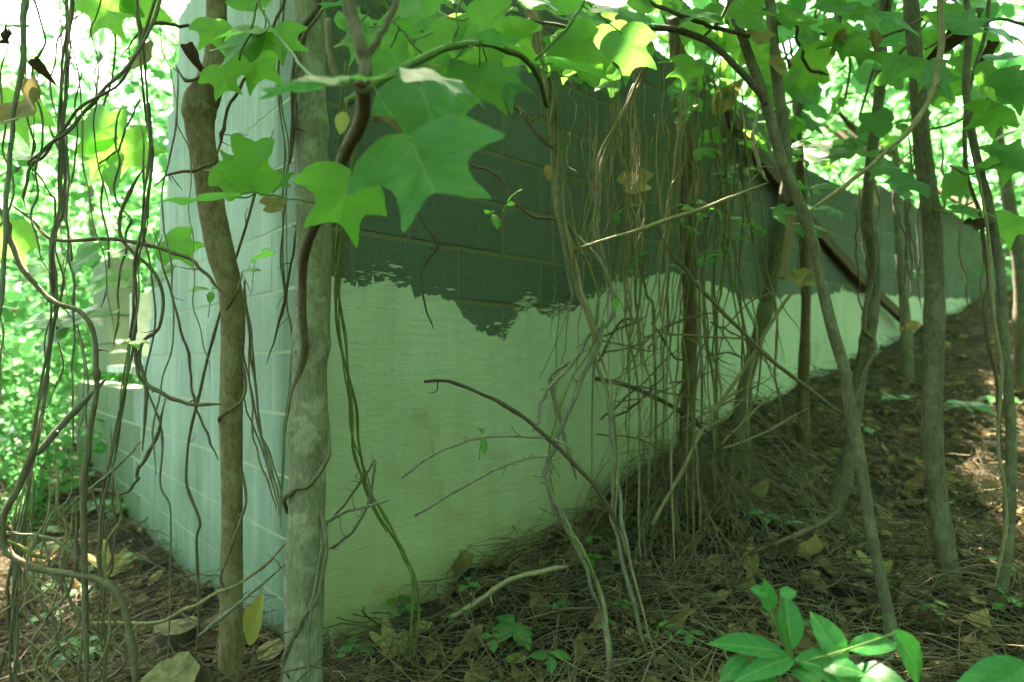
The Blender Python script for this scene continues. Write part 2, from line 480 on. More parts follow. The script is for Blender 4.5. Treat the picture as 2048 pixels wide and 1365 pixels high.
M['leaf_tan'] = simple_mat('tan_leaf', (.24, .19, .075), (.36, .29, .12), 24, .75, c3=(.20, .12, .04), transl=.25, back=(.4, .32, .12))
M['soil'] = simple_mat('soil', (.016, .012, .007), (.042, .032, .019), 9, .95, bumpd=.03, c3=(.07, .053, .031), spec=.1)
M['straw'] = simple_mat('straw', (.075, .056, .032), (.17, .135, .078), 2.0, .8, c3=(.30, .25, .15), bumpd=.001)
M['wood'] = simple_mat('weathered_wood', (.065, .038, .020), (.125, .075, .040), 40, .85, (1, 1, .08), .004)
M['wood_tan'] = simple_mat('tan_wood', (.12, .075, .035), (.20, .13, .065), 40, .85, (1, 1, .1), .004)
M['stump'] = simple_mat('stump_bark', (.05, .036, .024), (.11, .08, .05), 40, .9, (1, 1, .3), .01)
M['cutwood'] = simple_mat('cut_wood', (.11, .09, .045), (.21, .175, .09), 60, .85, bumpd=.006, c3=(.05, .04, .02))
M['paint'] = simple_mat('white_paint', (.50, .54, .48), (.68, .71, .64), 14, .7)
M['sheet'] = simple_mat('roof_sheet', (.30, .27, .18), (.45, .41, .30), 8, .7)
M['path'] = simple_mat('pale_path', (.36, .33, .28), (.55, .52, .46), 6, .95)

# ------------------------------------------------------------------ leaf templates
TULIP = [(0, 0), (.15, -.05), (.34, -.03), (.52, .06), (.65, .19), (.75, .36), (.59, .38), (.45, .41), (.37, .47), (.34, .55), (.36, .68), (.42, .88), (.29, .81), (.14, .70), (0, .64)]
TULIP2 = [(0, 0), (.16, -.05), (.36, .03), (.54, .20), (.60, .36), (.48, .44), (.36, .50), (.35, .60), (.40, .74), (.42, .92), (.28, .97), (.14, .93), (0, .86)]
TULIP3 = [(0, 0), (.16, -.05), (.36, -.01), (.52, .10), (.60, .24), (.66, .38), (.52, .41), (.39, .45), (.34, .52), (.33, .60), (.37, .74), (.39, .92), (.26, .84), (.12, .74), (0, .70)]
OVATE = [(0, 0), (.10, .05), (.20, .16), (.27, .32), (.285, .46), (.25, .62), (.18, .77), (.09, .90), (0, 1.0)]
LEAFLET = [(0, 0), (.07, .10), (.14, .25), (.20, .42), (.23, .55), (.17, .64), (.19, .72), (.10, .86), (0, 1.0)]
def outline(half, per):
    h = smooth_line(np.array(half, float), per)
    full = np.vstack([h, (h * np.array([-1, 1]))[-2:0:-1]])
    return full
def leaf_template(half, per=3, rings=3, bend=.25, fold=.12, wav=.03, seed=0, cen=(0, .34), asym=0.06, droop=0.0):
    g = np.random.default_rng(seed)
    o = outline(half, per); n = len(o)
    o = o + g.normal(0, .006, o.shape)
    o[:, 0] *= 1 + asym * np.sign(o[:, 0]) * g.choice([-1, 1])
    c = np.array(cen)
    pts = [c[None, :]]
    for k in range(1, rings + 1):
        pts.append(c + (o - c) * (k / rings))
    p = np.vstack(pts)
    ph = g.random(4) * 6.28
    z = -bend * (p[:, 1] - .1) ** 2 - droop * p[:, 0] ** 2 + fold * np.abs(p[:, 0]) + wav * (np.sin(p[:, 0] * 9 + ph[0]) * np.sin(p[:, 1] * 7 + ph[1]))
    rad = np.linalg.norm(p - c, axis=1)
    z += wav * 1.2 * rad * np.sin(np.arctan2(p[:, 1] - c[1], p[:, 0]) * 5 + ph[2])
    f = [(0, 1 + j, 1 + (j + 1) % n) for j in range(n)]
    for k in range(rings - 1):
        a, b = 1 + k * n, 1 + (k + 1) * n
        for j in range(n):
            j2 = (j + 1) % n
            f += [(a + j, b + j, b + j2), (a + j, b + j2, a + j2)]
    return np.column_stack([p, z]), f, p
def leaf_mesh(name, mat, **k):
    v, f, uv = leaf_template(**k)
    mb = MB(); mb.add(v, f, uv)
    return mb.mesh(name, mat)
LM = {}
for key, mat in (('leaf', 'leaf'), ('blue', 'leaf_blue'), ('lit', 'leaf_lit')):
    LM[key] = [leaf_mesh('tulip_leaf', M[mat], half=h, seed=s, bend=bd, fold=fo, droop=.15) for s, (h, bd, fo) in enumerate([(TULIP, .30, .05), (TULIP3, .15, .12), (TULIP, .05, .16), (TULIP3, .38, .02), (TULIP2, .2, .1)])]
LM['small'] = [leaf_mesh('creeper_leaflet', M['leaf'], half=LEAFLET, per=2, rings=2, seed=s, bend=.3, fold=.15) for s in range(3)]
LM['small_lit'] = [leaf_mesh('creeper_leaflet', M['leaf_lit'], half=LEAFLET, per=2, rings=2, seed=s, bend=.3, fold=.15) for s in range(3)]
LM['shrub'] = [leaf_mesh('shrub_leaf', M['leaf_shrub'], half=OVATE, per=4, rings=3, seed=s, bend=b, fold=.18, wav=.012, asym=0.02) for s, b in enumerate((.15, .45, .75))]
LM['yellow'] = [leaf_mesh('yellow_leaf', M['leaf_yellow'], half=OVATE, per=2, rings=2, seed=5, bend=.2, fold=.2)]
LM['dead'] = [leaf_mesh('dead_leaf', M['leaf_dead'], half=h, per=2, rings=3, seed=s, bend=b, fold=f, wav=.10) for s, (h, b, f) in enumerate([(OVATE, -.9, .6), (OVATE, .9, .55), (TULIP2, .9, .5), (OVATE, -.5, .8)])]
LM['dark'] = [leaf_mesh('dead_leaf', M['leaf_dead_dark'], half=h, per=2, rings=3, seed=s + 9, bend=b, fold=f, wav=.14) for s, (h, b, f) in enumerate([(TULIP, -1.0, .7), (OVATE, 1.2, .7)])]
LM['tan'] = [leaf_mesh('tan_leaf', M['leaf_tan'], half=h, per=2, rings=3, seed=s + 4, bend=b, fold=f, wav=.08) for s, (h, b, f) in enumerate([(TULIP2, -.8, .5), (OVATE, .6, .5), (OVATE, -.8, .65)])]

def frame(tip, nrm):
    y = Vector(tip).normalized()
    z = Vector(nrm); z = (z - y * z.dot(y)); z = z.normalized() if z.length > 1e-4 else y.orthogonal().normalized()
    x = y.cross(z).normalized()
    return Matrix(((x.x, y.x, z.x), (x.y, y.y, z.y), (x.z, y.z, z.z)))
def leaf_obj(name, me, base, tip, nrm, size, parent=None, wide=1.0):
    Mx = Matrix.Translation(base) @ frame(tip, nrm).to_4x4() @ Matrix.Diagonal((size * wide, size, size, 1))
    return put(bpy.data.objects.new(name, me), Mx, parent)

MASS_V = np.array([(0, 0, 0), (.42, .30, .05), (.34, .80, -.06), (0, .95, -.14), (-.34, .80, -.06), (-.42, .30, .05), (0, .5, -.02)])
MASS_F = np.array([(0, 1, 6), (1, 2, 6), (2, 3, 6), (3, 4, 6), (4, 5, 6), (5, 0, 6)])
def mass_mesh(name, pos, size, mat, flat=.6, seed=0, tv=MASS_V, tf=MASS_F):
    """Many leaves in one mesh: pos (n,3), size (n,)."""
    g = np.random.default_rng(seed); n = len(pos)
    yaw = g.random(n) * 2 * np.pi; pitch = g.normal(-.35, .45, n)
    y = np.stack([np.cos(yaw) * np.cos(pitch), np.sin(yaw) * np.cos(pitch), np.sin(pitch)], 1)
    up = np.stack([g.normal(0, 1 - flat, n), g.normal(0, 1 - flat, n), np.ones(n)], 1)
    z = up - y * (up * y).sum(1)[:, None]; z /= np.linalg.norm(z, axis=1)[:, None]
    x = np.cross(y, z)
    v = pos[:, None, :] + size[:, None, None] * (tv[None, :, 0:1] * x[:, None] + tv[None, :, 1:2] * y[:, None] + tv[None, :, 2:3] * z[:, None])
    f = tf[None] + (np.arange(n) * len(tv))[:, None, None]
    uv = np.broadcast_to(tv[None, :, :2], (n, len(tv), 2)).reshape(-1, 2)
    rnd = np.repeat(g.random(n), len(tv))
    return raw_mesh(name, v.reshape(-1, 3), f.reshape(-1, 3), uv, rnd, mat)

# ------------------------------------------------------------------ ground
def build_ground():
    a = np.linspace(-1, 1, 261)
    xs = np.sinh(a * 4.2) / np.sinh(4.2) * 90
    ys = np.sinh(a * 4.2) / np.sinh(4.2) * 90 + 2.5
    X, Y = np.meshgrid(xs, ys)
    Z = gh(X, Y)
    fine = .012 * np.sin(X * 31 + Y * 17) * np.sin(Y * 27 - X * 9)
    Z = Z + fine - np.where(inside(X, Y, -.1), .05, 0)
    n = len(a)
    i = np.arange(n * n).reshape(n, n)
    f = np.stack([i[:-1, :-1], i[:-1, 1:], i[1:, 1:], i[1:, :-1]], -1).reshape(-1, 4)
    v = np.stack([X, Y, Z], -1).reshape(-1, 3)
    me = raw_mesh('ground', v, f, v[:, :2], np.zeros(len(v)), M['soil'])
    o = put(bpy.data.objects.new('ground', me))
    tag(o, 'brown forest floor sloping up along the block building', 'ground', kind='structure')
build_ground()

def build_path():
    xs = np.linspace(-11, -4.6, 26); ys = np.linspace(6.4, 11.5, 20)
    X, Y = np.meshgrid(xs, ys)
    X = X + .35 * np.sin(Y * 2.1) * (xs / -11)[None, :]
    v = np.stack([X, Y, gh(X, Y) + .03], -1).reshape(-1, 3)
    i = np.arange(X.size).reshape(X.shape)
    f = np.stack([i[:-1, :-1], i[:-1, 1:], i[1:, 1:], i[1:, :-1]], -1).reshape(-1, 4)
    o = put(bpy.data.objects.new('path', raw_mesh('path', v, f, v[:, :2], np.zeros(len(v)), M['path'])))
    tag(o, 'sunlit pale track beyond the block building', 'path', kind='structure')
build_path()

# ------------------------------------------------------------------ the block building
COURSE, JOINT0 = .208, .035 + CZ
def uR(px):
    r = (px - HX) / F
    s = (.695 + r * 1.95) / (1.094 - r)
    return s * 1.482, 1.95 + s
def uL(px):
    r = (px - HX) / F
    s = (-.695 - r * 1.95) / (.914 + r)
    return s * 1.355, 1.95 + s
bld = empty('block_building', (CORNER[0], CORNER[1], 0.0), 'abandoned concrete block building, pale side wall and dark front wall with half its plaster', 'building')

def block_mesh(name, L, H, T, mat, bev=.006):
    """A block: centred along x, base at z=0, front face at y=0 (towards -y), back at y=T."""
    x, c = L / 2, bev
    v = [(-x, c, 0), (x, c, 0), (x, c, H), (-x, c, H), (-x + c, 0, c), (x - c, 0, c), (x - c, 0, H - c), (-x + c, 0, H - c), (-x, T, 0), (x, T, 0), (x, T, H), (-x, T, H)]
    f = [(4, 5, 6, 7), (0, 1, 5, 4), (1, 2, 6, 5), (2, 3, 7, 6), (3, 0, 4, 7), (1, 0, 8, 9), (2, 1, 9, 10), (3, 2, 10, 11), (0, 3, 11, 8), (9, 8, 11, 10)]
    return MB().add(v, f).mesh(name, mat, smooth=False)

def wall(d, n, u0, blen, top_of, end_of, mats, label, joint, proud, phase, zlow, seed, start=0.0, recess=.003):
    """One wall: a mortar core with every block a part of its own. top_of(u)->height, end_of(k)->length of course k."""
    g = random.Random(seed)
    D3 = Vector((d[0], d[1], 0)); N3 = Vector((n[0], n[1], 0))
    core = MB()
    cells = []
    k0 = int(math.floor((zlow - JOINT0) / COURSE))
    for k in range(k0, 14):
        zb = JOINT0 + k * COURSE
        off = phase if k % 2 else phase - blen / 2
        st = start
        cuts = [st] + [off + i * blen for i in range(-2, 60) if off + i * blen > start + .05]
        for a, b in zip(cuts, cuts[1:]):
            if a >= end_of(k) - .08: break
            b = min(b, end_of(k)) if end_of(k) - b > -.3 else b
            if zb + COURSE * .6 > top_of((a + b) / 2): continue
            cells.append((a, b, zb, k))
    wl = None
    ax = np.array([[d[0], n[0], 0], [d[1], n[1], 0], [0, 0, 1]])
    for a, b, zb, k in cells:
        c = np.array([CORNER[0], CORNER[1], 0]) + np.array([d[0], d[1], 0]) * (a + b) / 2 - np.array([n[0], n[1], 0]) * (.095 + recess) + np.array([0, 0, zb + COURSE / 2])
        sh = .004 if a < .01 else 0
        core.box(c + np.array([d[0], d[1], 0]) * sh / 2, b - a - sh, .19, COURSE, ax)
    wl = core.build('wall', M[mats[1]], bld, smooth=False, origin=(CORNER[0], CORNER[1], 0))
    wl['label'] = label
    cache = {}
    flip = d is DL
    for a, b, zb, k in cells:
        if zb + COURSE < zlow + .02: continue
        L = round(b - a - joint, 3)
        if L < .05: continue
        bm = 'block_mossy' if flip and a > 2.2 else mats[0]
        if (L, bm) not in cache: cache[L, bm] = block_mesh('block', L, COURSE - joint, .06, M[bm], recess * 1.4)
        c = Vector((CORNER[0], CORNER[1], 0)) + D3 * ((a + b) / 2) + N3 * g.uniform(-.0006, .0006) + Vector((0, 0, zb + joint / 2))
        X = D3 if (D3.cross(-N3)).z > 0 else -D3
        Mx = Matrix(((X.x, -N3.x, 0, c.x), (X.y, -N3.y, 0, c.y), (0, 0, 1, c.z), (0, 0, 0, 1)))
        put(bpy.data.objects.new('block', cache[L, bm]), Mx @ Matrix.Rotation(R(g.uniform(-.25, .25)), 4, 'Y'), wl)
    return wl

rtop = [(0, 1.9), (.55, 1.75), (1.2, 1.62), (2.3, 1.62), (3.2, 1.72), (3.6, 1.5), (5.2, 1.5), (6.5, 1.72), (9, 1.95), (14, 2.1)]
def right_top(u): return CZ + float(np.interp(u, [a for a, b in rtop], [b for a, b in rtop])) + .0
wall_r = wall(DR, NR, 0, .46, right_top, lambda k: 13.4, ('block_dark', 'mortar'), 'dark front wall with tan mortar above pale plaster', .013, .006, .20, .93, 3, start=.0612)

lend = [(-1.5, 2.9), (.0, 2.2), (.15, 2.02), (.35, 1.98), (.6, 1.86), (.8, 1.78), (1.0, 1.70), (1.2, 1.62), (1.4, 1.52), (1.8, 1.3)]
def left_end(k):
    z = JOINT0 + (k + .5) * COURSE - CZ
    if z < -.10: return 4.9
    return float(np.interp(z, [a for a, b in lend], [b for a, b in lend]))
def left_top(u): return CZ + (1.95 if u < 1.0 else 1.62)
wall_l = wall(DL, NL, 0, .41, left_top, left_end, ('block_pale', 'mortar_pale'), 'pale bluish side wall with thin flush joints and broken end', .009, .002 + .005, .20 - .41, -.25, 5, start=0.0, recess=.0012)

# second, lower pier of the side wall beyond the window gap
D3L, N3L = Vector((*DL, 0)), Vector((*NL, 0))
def on_left(u, z, out): return Vector((CORNER[0], CORNER[1], z)) + D3L * u + N3L * out
def oriented_box(name, mat, a, b, z0, z1, o0, o1, parent, bev=0):
    mb = MB()
    c = on_left((a + b) / 2, (z0 + z1) / 2, (o0 + o1) / 2)
    ax = np.array([[DL[0], NL[0], 0], [DL[1], NL[1], 0], [0, 0, 1]])
    mb.box(np.array(c), b - a, o1 - o0, z1 - z0, ax)
    return mb.build(name, M[mat], parent, smooth=False, origin=tuple(on_left(a, z0, o0)))
for k, (zz, h) in enumerate([(.93, .2), (1.14, .2), (1.35, .2), (1.56, .2)]):
    oriented_box('pier_block', 'block_mossy', 3.30 + .02 * (k % 2), 4.05 - .02 * (k % 3), zz, zz + h + .003, -.19 + .003 * k, -.002 * k, bld)
wf = oriented_box('window_frame', 'paint', 2.30, 2.42, .985, 1.42, -.12, .025, bld)
wf['label'] = 'white painted upright of the window opening'
oriented_box('window_sill', 'paint', 2.18, 2.95, .935, .978, -.2, .06, bld)

# plaster coat
def plaster():
    edge_px = [(600, 560), (650, 562), (690, 570), (722, 572), (745, 566), (768, 560), (800, 572), (820, 570), (826, 594), (868, 598), (905, 606), (925, 640), (950, 660), (985, 668), (1005, 684), (1022, 655), (1035, 628),
               (1062, 622), (1085, 634), (1110, 640), (1150, 615), (1200, 588), (1250, 560), (1330, 548), (1400, 560), (1450, 580), (1500, 602), (1560, 594), (1620, 590), (1690, 585), (1760, 591), (1850, 596), (1950, 600), (2030, 605)]
    E = []
    for px, py in edge_px:
        u, Z = uR(px); E.append((u, CZ + (HY - py) / F * Z))
    E = np.array(E)
    u = np.concatenate([np.arange(-.005, 2.4, .005), np.arange(2.4, 9.5, .02)])
    top = np.interp(u, E[:, 0], E[:, 1])
    for fr, am in ((6, .008), (17, .006), (43, .004), (97, .003)):
        top += am * np.sin(u * fr * 2 + rng.random() * 6)
    dry = np.clip(np.sin(u * 4.1 + 1.2) + .5 * np.sin(u * 9.3), 0, 1) + .25      # where the brush ran dry
    top += rng.normal(0, .006, len(u)) * dry + np.abs(rng.normal(0, .012, len(u))) * (rng.random(len(u)) < .12) * dry
    rows = 10
    bot = np.full(len(u), -.25) ; bot = np.minimum(gh(CORNER[0] + DR[0] * u, CORNER[1] + DR[1] * u) - .25, top - .02)
    vs, uv = [], []
    for r in range(rows):
        t = r / (rows - 1)
        z = bot + (top - bot) * t ** .8
        o = .0075 + .003 * np.sin(u * 3.1 + z * 4.7) + .002 * np.sin(u * 9 + z * 7) + (0 if r < rows - 1 else -.0005)
        vs.append(np.stack([CORNER[0] + DR[0] * u + NR[0] * o, CORNER[1] + DR[1] * u + NR[1] * o, z], 1)); uv.append(np.stack([u, z], 1))
    vs.append(vs[-1].copy()); uv.append(uv[-1].copy())
    o = np.full(len(u), -.004)
    vs.append(np.stack([CORNER[0] + DR[0] * u + NR[0] * o, CORNER[1] + DR[1] * u + NR[1] * o, top + .001], 1)); uv.append(np.stack([u, top], 1))
    n = len(u)
    i = np.arange((rows + 2) * n).reshape(rows + 2, n)
    f = np.stack([i[:-1, :-1], i[:-1, 1:], i[1:, 1:], i[1:, :-1]], -1)
    f = np.concatenate([f[:rows - 1], f[rows:]]).reshape(-1, 4)
    mb_v = [np.concatenate(vs)]; mb_uv = [np.concatenate(uv)]; F4 = [f]; base = len(mb_v[0])
    # loose flecks of plaster left above the edge
    for _ in range(260):
        uu = rng.uniform(.05, 1.9) if rng.random() < .2 else (rng.normal(.98, .06) if rng.random() < .6 else (rng.normal(1.2, .05) if rng.random() < .6 else rng.normal(.30, .05)))
        tz = np.interp(uu, u, top)
        zz = tz + abs(rng.normal(0, .03)) + .001
        s = abs(rng.normal(.001, .002)) + .0006
        el = rng.uniform(1.5, 9)
        a = np.arange(4) / 4 * 6.283 + rng.random() * 6
        q = np.stack([uu + s * el * np.cos(a) * rng.uniform(.6, 1.3, 4), zz + s * np.sin(a) * rng.uniform(.6, 1.3, 4)], 1)
        of = .0095
        mb_v.append(np.stack([CORNER[0] + DR[0] * q[:, 0] + NR[0] * of, CORNER[1] + DR[1] * q[:, 0] + NR[1] * of, q[:, 1]], 1))
        mb_uv.append(q); F4.append(np.array([[base, base + 1, base + 2, base + 3]])); base += 4
    V = np.concatenate(mb_v)
    me = raw_mesh('plaster_coat', V, np.concatenate(F4), np.concatenate(mb_uv), np.zeros(len(V)), M['plaster'], smooth=True)
    o = put(bpy.data.objects.new('plaster_coat', me), None, None)
    o.parent = wall_r; o.matrix_parent_inverse = INV[wall_r.name]
    o['label'] = 'pale green plaster with a ragged upper edge'
plaster()

# fallen roof pieces lying on the wall top
def bent_sheet(name, label, pts, wdt, mat, thick=.02, cat='board'):
    """A board or sheet along pts (two ends) with real thickness."""
    a, b = Vector(pts[0]), Vector(pts[1]); d = (b - a); L = d.length
    y = d.normalized(); z = Vector(pts[2]); z = (z - y * z.dot(y)).normalized(); x = y.cross(z)
    mb = MB(); n = 7; vs = []
    for i in range(n):
        t = i / (n - 1); sag = .02 * L * math.sin(math.pi * t) * (-1) + .004 * math.sin(t * 17)
        for sx, sz in ((-1, 0), (1, 0), (1, 1), (-1, 1)):
            j = 1 + .05 * math.sin(i * 5 + sx)
            vs.append(tuple(a + y * (L * t + (.03 * sx if i in (0, n - 1) else 0)) + x * (sx * wdt / 2 * j) + z * (sag + sz * thick)))
    f = []
    for i in range(n - 1):
        for j in range(4):
            f.append((i * 4 + j, i * 4 + (j + 1) % 4, (i + 1) * 4 + (j + 1) % 4, (i + 1) * 4 + j))
    f += [(3, 2, 1, 0), tuple((n - 1) * 4 + j for j in range(4))]
    mb.add(vs, f)
    o = mb.build(name, M[mat], None, smooth=False, origin=tuple(a))
    return tag(o, label, cat)
def wallR(px, py, out):
    u, Z = uR(px); z = CZ + (HY - py) / F * Z
    return Vector((CORNER[0] + DR[0] * u + NR[0] * out, CORNER[1] + DR[1] * u + NR[1] * out, z))
bent_sheet('fallen_rafter', 'long dark brown rafter fallen slantwise against the front wall', (wallR(1432, 240, .06), wallR(1792, 652, .10), (NR[0], NR[1], .1)), .10, 'wood', .045, 'rafter')
bent_sheet('broken_plank', 'short brown broken plank hanging over plaster edge behind leaning sapling', (wallR(1558, 380, .12), wallR(1520, 560, .12), (NR[0], NR[1], 0)), .15, 'wood_tan', .03, 'plank')
bent_sheet('roof_sheet', 'beige warped roof sheet lying on top of the front wall', (wallR(1640, 300, -.3), wallR(1730, 285, .1), (0, -.6, .8)), .40, 'sheet', .012, 'roof sheet')
bent_sheet('roof_board', 'pale board poking up over the beige roof sheet', (wallR(1690, 262, -.1), wallR(1745, 300, .1), (.2, -.7, .6)), .26, 'wood_tan', .03)
bent_sheet('roof_board', 'dark thin board across the beige roof sheet', (wallR(1655, 245, .1), wallR(1760, 318, .1), (0, -1, .4)), .09, 'wood', .03)
bent_sheet('roof_board', 'brown board lying along wall top beside the tall grey sapling', (wallR(1770, 325, .1), wallR(1960, 425, .1), (0, -1, .6)), .24, 'wood_tan', .03)

# ------------------------------------------------------------------ trees close by
def px_line(pts, Z):
    """Photo pixels to a smooth line in the place; Z a number or one per point."""
    zs = [p[2] if len(p) > 2 else (Z[i] if isinstance(Z, (list, tuple)) else Z) for i, p in enumerate(pts)]
    return np.array([P(p[0], p[1], z) for p, z in zip(pts, zs)])
def trunk_mesh(line, rad, seg=16, per=8, rough=.03, knots=4, flare=True):
    l = smooth_line(line, per); n = len(l)
    r = np.interp(np.linspace(0, 1, n), np.linspace(0, 1, len(rad)), rad)
    r = r * (1 + wobble(n, rough, 9, 1)[:, 0])
    for _ in range(knots):
        c = rng.uniform(0, n); r = r * (1 + .14 * np.exp(-((np.arange(n) - c) / 1.4) ** 2))
    mb = MB(); mb.tube(l, r, seg)
    v = mb.v[0]
    v += rng.normal(0, .012, v.shape) * np.repeat(r, seg)[:, None]
    return mb, l
def sapling(name, label, pts, Z, rad_px, mat, crown=None, root=True, group=None, seg=14, branches=0, cat='tree'):
    zs = Z if not isinstance(Z, (list, tuple)) else Z[0]
    line = px_line(pts, Z)          # from the top down
    line = line[::-1]
    if root:
        b = line[0].copy(); g = float(gh(b[0], b[1]))
        if b[2] > g - .05: line = np.vstack([[b[0] + .01, b[1], g - .12], line])
    rad = [(r / F) * (Z if not isinstance(Z, (list, tuple)) else np.mean(Z)) for r in rad_px][::-1]
    if root: rad = [rad[0] * 1.5, rad[0] * 1.12] + rad[1:] if len(rad) > 1 else rad
    o = empty(name, tuple(line[0]), label, cat, group)
    mb, l = trunk_mesh(line, rad, seg)
    t = mb.build('trunk', M[mat], o, origin=tuple(line[0]))
    # side limbs above the frame carry the crown
    top = l[-1]
    cm = MB(); pos = []
    for i in range(7):
        yaw = rng.random() * 6.28; st = l[-1 - int(rng.integers(0, max(2, len(l) // 9)))]
        e = st + np.array([math.cos(yaw), math.sin(yaw), .7 + rng.random()]) * rng.uniform(.35, .8)
        ln = smooth_line([st, (st + e) / 2 + rng.normal(0, .05, 3), e], 4)
        cm.tube(ln, np.linspace(rad[-1] * .4, .003, len(ln)), 5)
        for q in range(12):
            pos.append(ln[int(rng.integers(3, len(ln)))] + rng.normal(0, .16, 3))
    cm.build('limb', M[mat], o, origin=tuple(top))
    me = mass_mesh('crown', np.array(pos) - top, rng.uniform(.10, .17, len(pos)), M['leaf_mass'], seed=int(rng.integers(1e6)))
    put(bpy.data.objects.new('crown', me), Matrix.Translation(Vector(top)), o)
    return o, l

sapling('tree', 'pale smooth straight trunk with lichen patches and vines before the wall corner',
        [(612, -700), (616, -300), (619, 0), (618, 150), (622, 300), (628, 450), (626, 600), (620, 720), (618, 850), (614, 1000), (609, 1150), (607, 1300), (604, 1430)], 1.55,
        [28, 29, 31, 33, 35, 36, 36, 37, 37], 'bark_pale', seg=24, root=False)
sapling('tree', 'crooked brown trunk with swollen bend before the pale side wall',
        [(430, -650), (436, -200), (433, 20), (432, 100), (428, 150), (408, 190), (398, 215), (402, 280), (414, 340), (424, 420), (440, 500), (458, 570), (466, 640), (464, 720), (462, 850), (464, 1000), (463, 1130), (462, 1260), (458, 1400)], 1.66,
        [18, 20, 20, 21, 26, 29, 27, 25, 24, 25, 25, 24, 23, 22, 21, 22, 22, 22], 'bark_brown', seg=20, root=False)
sapling('sapling', 'slender leaning grey sapling bending down right across the plaster',
        [(1400, -500), (1440, -150), (1462, 0), (1490, 90), (1530, 200), (1563, 320), (1600, 410), (1630, 500), (1648, 590), (1668, 670), (1690, 745), (1703, 830), (1722, 930), (1738, 1040), (1758, 1140), (1785, 1270), (1795, 1330)], 1.68,
        [7, 8, 9, 10, 10, 11, 11, 11, 11, 11, 11, 12], 'bark_olive', seg=14)
sapling('sapling', 'tallest straight grey sapling standing on the litter slope',
        [(1800, -500), (1815, -100), (1826, 60), (1836, 180), (1845, 300), (1862, 430), (1869, 560), (1868, 700), (1864, 860), (1874, 980), (1888, 1080), (1900, 1160), (1904, 1215)], 1.98,
        [11, 12, 14, 15, 16, 17, 17, 17, 18, 18, 18], 'bark_olive', seg=16)
sapling('sapling', 'thin pale stem rising behind the leaning sapling at its fork',
        [(1520, -300), (1540, 0), (1553, 150), (1568, 260), (1573, 340), (1588, 410)], 1.72, [9, 10, 11, 12, 12], 'bark_olive', root=False)
sapling('sapling', 'reddish trunk wrapped in hanging vines before the plaster',
        [(1345, -300), (1352, 60), (1362, 200), (1374, 330), (1374, 480), (1381, 620), (1378, 760), (1372, 880), (1368, 960)], 2.75, [15, 15, 14, 14, 14, 14, 15, 16], 'bark_red')
sapling('sapling', 'slanting stem leaning left behind the short broken plank',
        [(1600, 200), (1580, 330), (1562, 440), (1545, 560), (1520, 660), (1498, 740), (1482, 810), (1476, 880)], 3.25, [8, 10, 12, 13, 13, 13, 14], 'bark_olive')
sapling('sapling', 'thin brown stem between slanting stem and leaning sapling',
        [(1585, 120), (1598, 300), (1606, 450), (1612, 560), (1610, 680), (1606, 800)], 3.35, [7, 8, 9, 9, 10], 'bark_red')
sapling('sapling', 'vine-twined crooked stem left of the tall grey sapling',
        [(1765, 0), (1762, 150), (1745, 300), (1735, 420), (1748, 520), (1742, 640), (1722, 740), (1706, 860), (1690, 960), (1668, 1030)], 2.55, [8, 10, 11, 12, 13, 12, 12, 13], 'bark_olive')
sapling('sapling', 'thin grey stem far along the front wall',
        [(1790, 300), (1795, 440), (1803, 560), (1812, 650)], 4.7, [6, 7, 7, 8], 'bark_olive')
sapling('sapling', 'dark rough stem at the far end of the front wall',
        [(1960, 0), (1985, 200), (2020, 420), (2040, 520), (2046, 640)], 4.4, [9, 10, 12, 12], 'bark_olive')
sapling('sapling', 'furrowed vine-clad stem at the edge of the slope',
        [(1905, -300), (1925, -60), (1938, 60), (1932, 170), (1950, 300), (1982, 430), (2002, 560), (2010, 700), (2022, 860), (2020, 1000), (2012, 1120), (1990, 1230), (1960, 1290)], 1.85, [6, 6, 7, 7, 8, 8, 8, 9, 9, 10], 'bark_olive')

